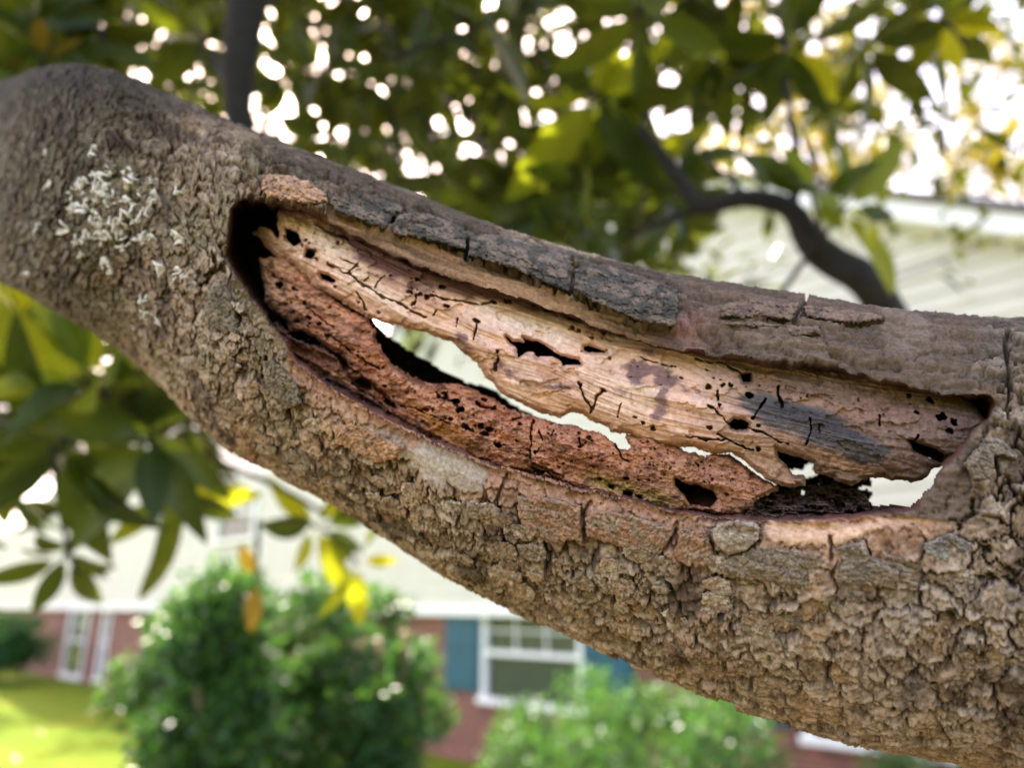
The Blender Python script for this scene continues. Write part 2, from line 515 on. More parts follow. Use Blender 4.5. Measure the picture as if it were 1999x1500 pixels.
# rake boards and roof planes
def rake(a0, z0, a1, z1, name, depth=0.24, y0=-0.40, y1=-0.34, mat=None):
    m = MB(); m.prism([(a0, z0), (a1, z1), (a1, z1 + depth), (a0, z0 + depth)], y0, y1); m.build(name, mat or M_TRIM, house)
for (pa, pz, sl) in ((PKA, PKZ, slope), (PK2A, PK2Z, sl2)):
    run = (pz - EZ) / sl + 0.5
    for sg in (-1, 1):
        rake(pa, pz, pa + sg * run, pz - run * sl, 'rake_board')
        rake(pa, pz - .01, pa + sg * run, pz - run * sl - .01, 'soffit', 0.03, -0.339, -0.10)
        rake(pa, pz + 0.245, pa + sg * run, pz - run * sl + 0.245, 'roof', 0.10, -0.46, 9.0, M_ROOF)
def window(a0, a1, z0, z1, yy, parent, grid=(3, 2), frame=0.09, curtain=True, name='window'):
    m = MB()
    m.box(a0, a0 + frame, yy, yy + 0.12, z0, z1); m.box(a1 - frame, a1, yy, yy + 0.12, z0, z1)
    m.box(a0 + frame, a1 - frame, yy, yy + 0.12, z1 - frame, z1); m.box(a0 - 0.05, a1 + 0.05, yy - 0.05, yy + 0.12, z0 - frame, z0)
    fr = m.build(name, M_TRIM, parent)
    zm = (z0 + z1) / 2
    m = MB(); m.box(a0 + frame, a1 - frame, yy + 0.02, yy + 0.08, zm - 0.035, zm + 0.035); m.build('meeting_rail', M_TRIM, fr)
    for i in range(1, grid[0]):
        xx = a0 + frame + (a1 - a0 - 2 * frame) * i / grid[0]
        m = MB(); m.box(xx - 0.012, xx + 0.012, yy + 0.04, yy + 0.07, zm + 0.036, z1 - frame); m.build('muntin', M_TRIM, fr)
    for i in range(1, grid[1]):
        zz = zm + (z1 - zm) * i / grid[1]
        m = MB(); m.box(a0 + frame, a1 - frame, yy + 0.042, yy + 0.068, zz - 0.012, zz + 0.012); m.build('muntin', M_TRIM, fr)
    for (c, d) in ((z0, zm - 0.036), (zm + 0.036, z1 - frame)):
        m = MB(); m.box(a0 + frame, a1 - frame, yy + 0.075, yy + 0.08, c, d); m.build('pane', M_GLASS, fr)
    if curtain:
        m = MB(); m.box(a0, a1, yy + 0.2, yy + 0.22, zm, z1); m.build('curtain', M_CURT, fr)
    return fr
def shutter(a0, a1, z0, z1):
    m = MB(); f = 0.06
    m.box(a0, a1, -0.05, -0.002, z0, z1)
    o = m.build('shutter', M_SHUT, house)
    m = MB()
    for (b0, b1) in ((z0 + f, (z0 + z1) / 2 - f / 2), ((z0 + z1) / 2 + f / 2, z1 - f)):
        m.box(a0 + f, a1 - f, -0.065, -0.051, b0, b1)
    m.build('panel', M_SHUT, o)
sw = w1a - wall(872, 1280)[0]
window(w1a, w1b, w1z0, w1z1, -0.03, house)
shutter(w1a - sw, w1a - 0.01, w1z0 + 0.05, w1z1); shutter(w1b + 0.01, w1b + sw, w1z0 + 0.05, w1z1)
window(w2a, w2b, w1z0, w1z1, -0.03, house)
shutter(w2a - sw, w2a - 0.01, w1z0 + 0.05, w1z1); shutter(w2b + 0.01, w2b + sw, w1z0 + 0.05, w1z1)
window(wu0, wu1, wuz0, wuz1, -0.17, house, (2, 1), 0.10)
window(l1a, l1b, 0.2, ZS - 0.1, -0.03, house, (2, 2), 0.14, False)
window(l2a, l2b, 0.2, ZS - 0.1, -0.03, house, (1, 1), 0.10, False)
# service cable along the gable wall
c0 = wall(1700, 575); c1 = wall(2040, 455)
me = tube_mesh('cable', [(c0[0] + (c1[0] - c0[0]) * t, -0.22, c0[1] + (c1[1] - c0[1]) * t) for t in np.linspace(0, 1, 8)], 0.012, 6)
add('cable', me, M_ROOF, house)
# --------------------------------------------------------------- HOLLOW BRANCH: geometry of the limb
TB = np.array([
    (-420, 215, -470, 360), (-200, 188, -215, 430), (-20, 168, -70, 498), (100, 139, 10, 552), (215, 140, 130, 624),
    (330, 188, 262, 712), (465, 252, 405, 838), (600, 308, 560, 940), (800, 385, 745, 1048), (1000, 452, 940, 1154),
    (1250, 520, 1170, 1250), (1500, 560, 1430, 1352), (1750, 592, 1700, 1440), (2010, 606, 1980, 1496), (2320, 622, 2300, 1560),
    (2650, 640, 2640, 1620)], float)
DIA = np.linspace(0.082, 0.130, len(TB))
SMAX = len(TB) - 1

def limb(s):
    q = cr(TB, s)
    T = q[..., 0:2]; B = q[..., 2:4]
    r = cr(DIA, s) / 2
    mid = (T + B) / 2
    w = np.linalg.norm(T - B, axis=-1)
    ry = ray(mid[..., 0], mid[..., 1]); L = np.linalg.norm(ry, axis=-1)
    dist = np.sqrt((F * L * r / (w / 2)) ** 2 + r ** 2)
    C = CAM + ry / L[..., None] * dist[..., None]
    return T, B, r, mid, w, L, dist, C, ry / L[..., None]

_s = np.linspace(0, SMAX, 600)
_C = limb(_s)[7]
_arc = np.concatenate([[0], np.cumsum(np.linalg.norm(np.diff(_C, axis=0), axis=1))])
def arclen(s): return np.interp(s, _s, _arc)

_mid = limb(_s)[3]
def inv_st(u, v):
    """photo pixel -> position along the limb (s) and across it (t: 0 lower edge, 1 upper edge)"""
    s = np.interp(u + 0.12 * (v - np.interp(u, _mid[:, 0], _mid[:, 1])), _mid[:, 0], _s)
    t = np.full(u.shape, 0.5)
    for _ in range(7):
        q = cr(TB, s); q2 = cr(TB, np.minimum(s + 1e-3, SMAX))
        X = q[..., 2:4] + (q[..., 0:2] - q[..., 2:4]) * t[..., None]
        X2 = q2[..., 2:4] + (q2[..., 0:2] - q2[..., 2:4]) * t[..., None]
        ds = (X2 - X) / 1e-3; dt = q[..., 0:2] - q[..., 2:4]
        ex = u - X[..., 0]; ey = v - X[..., 1]
        det = ds[..., 0] * dt[..., 1] - ds[..., 1] * dt[..., 0]
        s = np.clip(s + np.clip((ex * dt[..., 1] - ey * dt[..., 0]) / det, -1, 1), 0, SMAX - 0.01)
        t = t + np.clip((ds[..., 0] * ey - ds[..., 1] * ex) / det, -0.5, 0.5)
    return s, t

def front_range(u, v, s, t):
    """distance from the camera to the round limb's front surface, and to its axis plane"""
    T, B, r, mid, w, L, dist, C, rd = limb(s)
    q = (t - 0.5) * w / F
    al = np.arctan(q / L)
    return dist * np.cos(al) - np.sqrt(np.maximum(r * r - (dist * np.sin(al)) ** 2, (0.12 * r) ** 2)), dist * np.cos(al), r

def unit_ray(u, v):
    d = ray(u, v)
    return d / np.linalg.norm(d, axis=-1)[..., None]

OPEN = [(446, 405), (470, 384), (515, 388), (560, 398), (600, 402), (640, 420), (700, 452), (760, 485), (830, 512), (900, 538), (960, 556), (1029, 578), (1107, 604), (1170, 630),
        (1260, 660), (1335, 678), (1410, 687), (1490, 702), (1562, 708), (1640, 715), (1685, 729), (1760, 747), (1835, 764), (1895, 766), (1935, 768), (1946, 790), (1938, 820),
        (1918, 838), (1896, 857), (1881, 878), (1859, 906), (1846, 918), (1834, 931), (1831, 952), (1811, 966), (1789, 999), (1699, 1013), (1609, 1022), (1489, 1023), (1396, 1018),
        (1318, 1008), (1249, 989), (1180, 974), (1120, 965), (1060, 945), (1000, 930), (950, 914), (860, 875), (770, 833), (680, 785), (620, 749), (575, 710), (550, 672), (505, 616),
        (475, 568), (451, 535), (436, 499), (439, 454)]
HOLES = [  # where one looks right through the limb
    [(716, 606), (760, 600), (850, 620), (960, 700), (1040, 770), (1110, 780), (1200, 820), (1270, 850), (1262, 900), (1200, 885), (1141, 850), (1090, 834), (1055, 817), (1034, 807), (995, 786),
     (974, 768), (950, 756), (915, 748), (880, 732), (850, 714), (820, 699), (790, 678), (751, 651), (730, 626)],
    [(1296, 850), (1440, 868), (1485, 885), (1515, 950), (1440, 925), (1330, 905)],
    [(1539, 917), (1567, 917), (1580, 903), (1590, 903), (1585, 918), (1600, 927), (1576, 933), (1549, 929)],
    [(1700, 925), (1816, 895), (1828, 905), (1850, 914), (1836, 931), (1830, 955), (1813, 964), (1800, 971), (1777, 989), (1740, 986), (1708, 989), (1696, 979), (1705, 967), (1700, 958), (1677, 955), (1680, 951), (1700, 951)],
    [(1563, 959), (1570, 959), (1571, 965), (1564, 966)]]

def blob(u, v, cx, cy, rx, ry, ang=0.0, p=2.0):
    c, s_ = math.cos(R_(ang)), math.sin(R_(ang))
    x = ((u - cx) * c + (v - cy) * s_) / rx; y = (-(u - cx) * s_ + (v - cy) * c) / ry
    return np.exp(-(x * x + y * y) ** (p / 2))

def mixc(a, b, k):
    k = np.clip(k, 0, 1)[:, None]
    return a * (1 - k) + np.asarray(b) * k

# polygons of surface zones on the limb (photo pixels)
BAND = [(640, 400), (700, 425), (763, 456), (835, 468), (912, 494), (1000, 523), (1113, 574), (1200, 604), (1250, 632), (1330, 645), (1400, 640), (1420, 700), (1335, 690), (1260, 672), (1170, 642),
        (1107, 616), (1029, 590), (960, 568), (900, 550), (830, 524), (760, 497), (700, 464), (640, 432)]
TANB = [(1488, 1034), (1500, 1025), (1560, 1020), (1680, 1021), (1780, 1006), (1812, 1012), (1760, 1026), (1690, 1040), (1640, 1058), (1570, 1064), (1505, 1058)]
GREYP = [(785, 890), (830, 862), (880, 885), (950, 925), (948, 958), (905, 962), (850, 938), (810, 925)]
SMOOTHR = [(1715, 602), (1765, 598), (1810, 615), (1815, 680), (1790, 695), (1735, 690), (1722, 650)]
FISS = [  # deep dry cracks in the bark: (points, half width px)
    ([(1152, 992), (1136, 1012), (1139, 1055)], 4.5), ([(1318, 1030), (1312, 1062), (1290, 1085)], 4), ([(987, 940), (978, 968), (966, 990)], 3),
    ([(1400, 1086), (1398, 1130)], 3), ([(520, 700), (512, 745)], 3.5), ([(563, 812), (580, 850), (600, 870)], 4), ([(395, 560), (412, 535), (430, 522)], 4),
    ([(775, 420), (763, 440), (745, 452)], 3), ([(913, 460), (914, 500)], 3), ([(1117, 520), (1114, 575)], 3), ([(1575, 580), (1560, 606), (1548, 628)], 3.2),
    ([(1410, 622), (1470, 622), (1530, 628)], 2.5), ([(1567, 622), (1640, 634), (1720, 630)], 3), ([(1965, 640), (1968, 820), (1990, 842)], 4), ([(1945, 890), (1949, 975)], 3.5),
    ([(1899, 972), (1898, 1000), (1880, 1018), (1850, 1010)], 3.5), ([(1690, 1062), (1700, 1090)], 3), ([(1480, 1060), (1440, 1088), (1395, 1080)], 4.5),
    ([(1180, 1065), (1260, 1085), (1300, 1110)], 2.5), ([(1030, 1045), (1100, 1062), (1180, 1110)], 3), ([(1080, 1130), (1160, 1150), (1230, 1200)], 3), ([(1400, 1130), (1440, 1150), (1480, 1152)], 3),
    ([(1510, 1098), (1512, 1140), (1560, 1150)], 3), ([(1620, 1050), (1624, 1095)], 3), ([(800, 905), (770, 915), (735, 900)], 4), ([(230, 255), (262, 300)], 3.5)]

def bark_relief(x, y, fine):
    """height (m), two per-plate random numbers and a crack mask; x along the limb, y round it (m)"""
    wx = x + 0.0042 * fbm(x * 130, y * 190, 21, 4) + 0.0012 * fbm(x * 520, y * 520, 31, 2); wy = y + 0.0034 * fbm(x * 130 + 9, y * 190, 22, 4) + 0.0012 * fbm(x * 520, y * 520 + 5, 32, 2)
    f1, f2, ra, rb, ox, oy = voro(wx / 0.0112, wy / 0.0054, 41)
    c1 = 1 - ss(0.02, 0.15, f2 - f1)
    h = 0.0026 * (ra - 0.5) + 0.0015 * (1.2 * ox * (rb - 0.5) - oy * (0.25 + 0.5 * rb)) - 0.0036 * c1
    g1, g2, rc, rd, px, py = voro(wx / 0.0042, wy / 0.0024, 57)
    c2 = 1 - ss(0.0, 0.13, g2 - g1)
    h2 = 0.0015 * (rc - 0.5) + 0.0011 * (1.4 * px * (rd - 0.5) - py * (0.2 + 0.7 * rc)) - 0.0007 * c2
    k1, k2, re, rf, qx, qy = voro(wx / 0.0017, wy / 0.0013, 77)
    h3 = 0.0005 * (re - 0.5) + 0.0008 * (qx * (rf - 0.5) - qy * (0.2 + 0.6 * re)) - 0.0002 * (1 - ss(0, 0.16, k2 - k1)) - 0.0013 * (rf < 0.12) * ss(0.5, 0.2, k1)
    rid = 1 - np.abs(fbm(wx * 420, wy * 520, 63, 3))
    h = h * (0.85 - 0.35 * fine) + h2 * (0.65 + 0.5 * fine) + h3 * (1.0 + 0.35 * fine) + 0.0010 * (rid - 0.7) + 0.0018 * fbm(x * 45, y * 45, 5, 3)
    return h, ra, rc, re, np.clip(c1 * (1 - 0.5 * fine) + 0.6 * c2, 0, 1)

# ---------------- tube grid
NS, NF, NB = 1280, 430, 46
s_ = np.linspace(0.15, SMAX - 0.15, NS)
th = np.concatenate([np.linspace(-0.16, math.pi + 0.16, NF), np.linspace(math.pi + 0.16, 2 * math.pi - 0.16, NB + 2)[1:-1]])
NT = len(th)
T, B, r, mid, w, L, dist, C, rd = limb(s_)
e2 = -rd
tb = P(T[:, 0], T[:, 1], np.ones(NS)) - P(B[:, 0], B[:, 1], np.ones(NS))
e1 = tb - (tb * e2).sum(1)[:, None] * e2
e1 /= np.linalg.norm(e1, axis=1)[:, None]
ct, st = np.cos(th), np.sin(th)
nor = (ct[None, :, None] * e1[:, None, :] + st[None, :, None] * e2[:, None, :]).reshape(-1, 3)
base = (C[:, None, :] + r[:, None, None] * nor.reshape(NS, NT, 3)).reshape(-1, 3)
S2 = np.repeat(s_, NT); TH2 = np.tile(th, NS); R2 = np.repeat(r, NT)
XA = arclen(S2); YA = R2 * TH2
U, V, Z = project(base)
front = (TH2 > -0.17) & (TH2 < math.pi + 0.17)
sdo = np.full(U.shape, -900.0)
near = front & (U > 300) & (U < 2100) & (V > 250) & (V < 1200)
wu = 7.0 * fbm(XA[near] * 260, YA[near] * 260, 71, 5, 0.6); wv = 7.0 * fbm(XA[near] * 260 + 40, YA[near] * 260, 72, 5, 0.6)
sdo[near] = poly_sd(OPEN, U[near] + wu, V[near] + wv)        # positive inside the opening
lower = (TH2 > 1.55) & front
fine = np.clip(1.0 - (S2 - 3.0) / 6.0, 0, 1)
under = 1 - 0.45 * ss(1.9, 2.9, TH2) * (TH2 < 4)
h, ra, rc, re, crk = bark_relief(XA, YA, fine)
# calm the relief on the callus lip and on the smooth zones
lipd = -sdo
lo_k = np.where(lower & near, ss(8, 110, lipd) * 0.6 + 0.4, 1.0)
left_k = np.where(near & (U < 700) & lower, ss(0, 45, lipd) * 0.75 + 0.25, lo_k)
amp = left_k * under * (0.8 + 0.5 * ss(-0.3, 0.3, fbm(XA * 22, YA * 22, 119, 3))) * (1 - 0.6 * front * ss(1.0, 0.3, TH2))
zone = {}
for nm, pg in (('band', BAND), ('tan', TANB), ('grey', GREYP), ('smr', SMOOTHR)):
    z = np.zeros(U.shape); z[near] = ss(-4, 5, poly_sd(pg, U[near] + 1.5 * wu, V[near] + 1.5 * wv)); zone[nm] = z
roll = np.where(near & ~lower, ss(1290, 1370, U) * (1 - ss(1880, 1960, U)) * ss(0.12, 0.55, TH2), 0)
amp = amp * (1 - 0.9 * zone['band']) * (1 - 0.85 * zone['tan']) * (1 - 0.8 * zone['grey']) * (1 - 0.8 * zone['smr']) * (1 - 0.82 * roll)
h = h * amp
grain = fbm(XA * 45, YA * 900, 81, 4); grain2 = fbm(XA * 140, YA * 2400, 83, 3)
wv_y = YA + 0.002 * fbm(XA * 60, YA * 200, 88, 3)
band_f = fbm(XA * 20, wv_y * 420, 85, 3)
n_r = fbm(XA * 120, YA * 200, 87, 3)
h += zone['band'] * (0.0012 * band_f + 0.0006 * grain - 0.0018)
fk = voro(XA / 0.014 + 0.4 * n_r, YA / 0.0042 + 0.5 * n_r, 89)
h += roll * (0.0012 * grain + 0.0006 * grain2 + 0.0010 * band_f + 0.0020 * (fk[2] - 0.5) - 0.0012 * (1 - ss(0, 0.09, fk[1] - fk[0])))
h -= np.where(lower & near & (lipd > -2), 0.0042 * np.exp(-(np.maximum(lipd, 0) / 20.0) ** 2), 0)
callus = np.where(lower & near, np.exp(-(np.maximum(lipd, 0) / 26.0) ** 2), 0) * (lipd > -30)
h += callus * (0.0014 * grain + 0.0010 * grain2 + 0.0010 + 0.0012 * band_f)
h += zone['tan'] * (0.0004 + 0.0002 * grain)
crk2 = np.zeros(U.shape)
for pts, hw in FISS:
    p = np.array(pts); mk = near & (U > p[:, 0].min() - 20) & (U < p[:, 0].max() + 20) & (V > p[:, 1].min() - 20) & (V < p[:, 1].max() + 20)
    if not mk.any():
        mk = front & (U > p[:, 0].min() - 20) & (U < p[:, 0].max() + 20) & (V > p[:, 1].min() - 20) & (V < p[:, 1].max() + 20)
    un = U[mk] + 5 * fbm(U[mk] / 14, V[mk] / 14, 90, 2); vn = V[mk] + 5 * fbm(U[mk] / 14 + 7, V[mk] / 14, 91, 2)
    d = line_d(pts, un, vn)
    hv = hw * (0.3 + 1.3 * vnoise(U[mk] / 11, V[mk] / 11, 93))
    crk2[mk] = np.maximum(crk2[mk], 1 - ss(hv * 0.35, hv * 1.3, d))
h -= 0.0040 * crk2
lumps = 0.0022 * fbm(XA * 16, YA * 16, 97, 2)
pos = base + nor * (h + lumps * (1 - zone['band']))[:, None]

# pull the surface inside the opening back into the hollow
ins = near & (sdo > 0)
ui, vi = U[ins], V[ins]
si, ti = inv_st(ui, vi)
fr, ax, ri = front_range(ui, vi, si, ti)
din = sdo[ins]
low_side = ti < 0.5
wall_rng = ax + ri * (0.30 + 0.10 * fbm(ui / 60, vi / 60, 101, 3))
ledge = np.where(low_side, 0.021 * ss(0, 20, din), 0.006 * ss(0, 9, din))
full = np.where(low_side, ss(18, 60, din), ss(5, 40, din))
lf = ss(640, 520, ui)
ledge = ledge * (1 - lf) + lf * 0.030 * ss(0, 18, din); full = full * (1 - lf) + lf * ss(8, 45, din)
rough_in = 0.0042 * fbm(XA[ins] * 50, YA[ins] * 450, 103, 4) + 0.0030 * fbm(ui / 14, vi / 9, 104, 4)
rngi = fr + ledge + full * np.maximum(wall_rng - fr - ledge, 0) + rough_in * ss(2, 14, din)
blend = ss(0, 6, din)
newp = CAM + unit_ray(ui, vi) * rngi[:, None]
pos[ins] = pos[ins] * (1 - blend)[:, None] + newp * blend[:, None]

# colours
n1 = fbm(XA * 30, YA * 30, 111, 4); n2 = fbm(XA * 260, YA * 260, 113, 3)
bc = np.empty((len(U), 3)); bc[:] = (0.285, 0.222, 0.165)
bc = mixc(bc, (0.43, 0.365, 0.30), ss(0.35, 0.95, ra) * 0.75)
bc = mixc(bc, (0.15, 0.108, 0.072), ss(0.5, 0.0, rc) * 0.7)
bc = mixc(bc, (0.50, 0.43, 0.36), ss(0.66, 1.0, re) * 0.6)
bc = mixc(bc, (0.13, 0.095, 0.065), ss(0.30, 0.0, re) * 0.6)
bc = mixc(bc, (0.29, 0.155, 0.09), ss(0.12, 0.5, n1) * 0.45 * ss(0.5, 1.0, rc))
bc = mixc(bc, (0.20, 0.175, 0.085), ss(0.0, 0.45, -n1) * 0.45 * ss(1.9, 3.0, TH2))          # olive film underneath
n3 = fbm(XA * 75, YA * 75, 117, 4); n4 = fbm(XA * 130 + 3, YA * 60, 118, 4)
bc = mixc(bc, (0.065, 0.048, 0.035), ss(0.10, 0.40, n3) * 0.75)
bc = mixc(bc, (0.40, 0.29, 0.185), ss(0.22, 0.5, n4) * 0.6)
bc = mixc(bc, (0.185, 0.180, 0.105), ss(0.05, 0.45, -n3 - 0.3 * n4) * 0.6 * ss(9.5, 5.0, S2))
bc = mixc(bc, (0.42, 0.38, 0.34), ss(0.25, 0.5, -n4) * 0.5 * ss(6, 11, S2))
topk = front * ss(1.40, 0.5, TH2)  # upper side darkened in the colour to stand for shade
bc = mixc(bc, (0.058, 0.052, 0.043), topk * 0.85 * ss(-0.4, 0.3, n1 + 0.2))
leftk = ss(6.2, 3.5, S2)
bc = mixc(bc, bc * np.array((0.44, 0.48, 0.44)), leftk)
bc = mixc(bc, (0.42, 0.38, 0.345), ss(11.0, 13.2, S2) * 0.35 * ss(0.3, 0.9, ra))
bc = bc * np.array((0.98, 0.86, 0.75))
bc = mixc(bc, (0.035, 0.020, 0.013), 0.95 * crk * amp)  # dark inner bark, deepened in the cracks as painted crevice shade
bc = mixc(bc, (0.05, 0.03, 0.02), 0.5 * ss(0.16, 0.02, re) * amp)
sts = np.clip(band_f * 1.5 + 0.5, 0, 1)
bandc = np.array((0.20, 0.110, 0.055)) * (0.25 + 1.3 * sts[:, None]) * (1 + 0.25 * grain2[:, None])
bc = mixc(bc, bandc, zone['band'] * 0.95)
rollc = np.array((0.120, 0.080, 0.057)) * (0.55 + 0.5 * (grain[:, None] * 0.5 + 0.5) + 0.45 * fk[2][:, None]) * (1 + 0.25 * n2[:, None])
bc = mixc(bc, rollc, roll * 0.9)
cal = np.array((0.42, 0.205, 0.115)) * (0.45 + 1.0 * (grain2[:, None] * 0.5 + 0.5))
calk = np.where(lower & near & (U > 560), np.exp(-(np.maximum(lipd - 4, 0) / 30.0) ** 2), 0) * (lipd > -30) * ss(-0.5, 0.1, grain2 + 0.4)
bc = mixc(bc, cal, calk * 0.9)
calb = np.where(lower & near & (U > 600), np.exp(-(np.maximum(lipd - 20, 0) / 75.0) ** 2), 0) * (lipd > 0) * ss(-0.3, 0.4, n1 + 0.15)
bc = mixc(bc, np.array((0.42, 0.235, 0.155)) * (1 + 0.3 * n2[:, None]), calb * 0.7)
bc = mixc(bc, np.array((0.43, 0.37, 0.31)) * (1 + 0.2 * n2[:, None]), zone['grey'] * 0.8)
bc = mixc(bc, np.array((0.62, 0.385, 0.25)) * (1 + 0.12 * grain2[:, None]), zone['tan'])
bc = mixc(bc, np.array((0.20, 0.145, 0.11)) * (1 + 0.2 * n2[:, None]), zone['smr'] * 0.7)
for (cx, cy, rx, ry, a, c, k) in ((700, 850, 60, 30, 30, (0.42, 0.27, 0.13), 0.8), (745, 872, 36, 26, 0, (0.33, 0.31, 0.27), 0.9), (1340, 640, 40, 40, 0, (0.27, 0.13, 0.11), 0.7),
                                  (1420, 1050, 50, 34, 0, (0.38, 0.34, 0.30), 0.7), (300, 430, 120, 60, 40, (0.24, 0.21, 0.16), 0.4), (600, 380, 60, 25, 20, (0.30, 0.20, 0.15), 0.6)):
    bc = mixc(bc, np.array(c) * (1 + 0.25 * n2[:, None]), np.where(front, blob(U, V, cx, cy, rx, ry, a) * k * ss(-0.5, 0.3, n2 + 0.2), 0))
# hollow interior: dark red brown decayed wood, left end painted near black as shadow
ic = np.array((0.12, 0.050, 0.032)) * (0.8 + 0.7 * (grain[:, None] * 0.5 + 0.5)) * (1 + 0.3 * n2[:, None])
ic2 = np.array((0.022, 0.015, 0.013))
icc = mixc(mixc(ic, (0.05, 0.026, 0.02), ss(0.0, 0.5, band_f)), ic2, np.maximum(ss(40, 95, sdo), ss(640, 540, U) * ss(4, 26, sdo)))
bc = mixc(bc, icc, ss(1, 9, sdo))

grid = np.arange(NS * NT).reshape(NS, NT)
jn = np.roll(np.arange(NT), -1)
q0 = grid[:-1, :]; q1 = grid[1:, :]; q2 = grid[1:][:, jn]; q3 = grid[:-1][:, jn]
quads = np.stack([q0, q1, q2, q3], -1).reshape(-1, 4)
inside_face = (sdo[quads].mean(1) > 7)
# through holes in the wall of the hollow, and the openings on the far side of the limb
cu = U[quads].mean(1); cv = V[quads].mean(1)
hole_f = np.zeros(len(quads), bool)
fr_face = front[quads].all(1)
cand = (cu > 690) & (cu < 1870) & (cv > 570) & (cv < 1010)
nu = cu[cand] + 3.0 * fbm(cu[cand] / 9, cv[cand] / 9, 131, 3); nv = cv[cand] + 3.0 * fbm(cu[cand] / 9 + 3, cv[cand] / 9, 132, 3)
hm = np.zeros(nu.shape, bool)
for k, hp in enumerate(HOLES):
    grow = np.where(fr_face[cand], 0.0, 26.0)
    hm |= poly_sd(hp, nu, nv) > -grow
hole_f[cand] = hm
hole_f &= (~fr_face) | inside_face
# the far side is only coarsely divided: refine those openings by face centre, good enough behind the rim
def sub(mask):
    f = quads[mask]; us, inv = np.unique(f, return_inverse=True)
    return us, inv.reshape(f.shape)

branch = empty('hollow_branch', tuple(_C[300]), 'thick scaly grey brown branch with a long rotted hollow showing reddish wood', 'branch')
bl = Vector(_C[300])
def to_branch(me):
    me.transform(Matrix.Translation(-bl))
    return me
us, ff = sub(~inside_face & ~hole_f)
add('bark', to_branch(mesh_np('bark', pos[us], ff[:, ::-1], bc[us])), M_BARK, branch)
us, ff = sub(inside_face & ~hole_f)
add('hollow_wall', to_branch(mesh_np('hollow_wall', pos[us], ff[:, ::-1], bc[us])), M_WOOD, branch, label='dark decayed inner wall of the hollow with shadow painted into its left end')

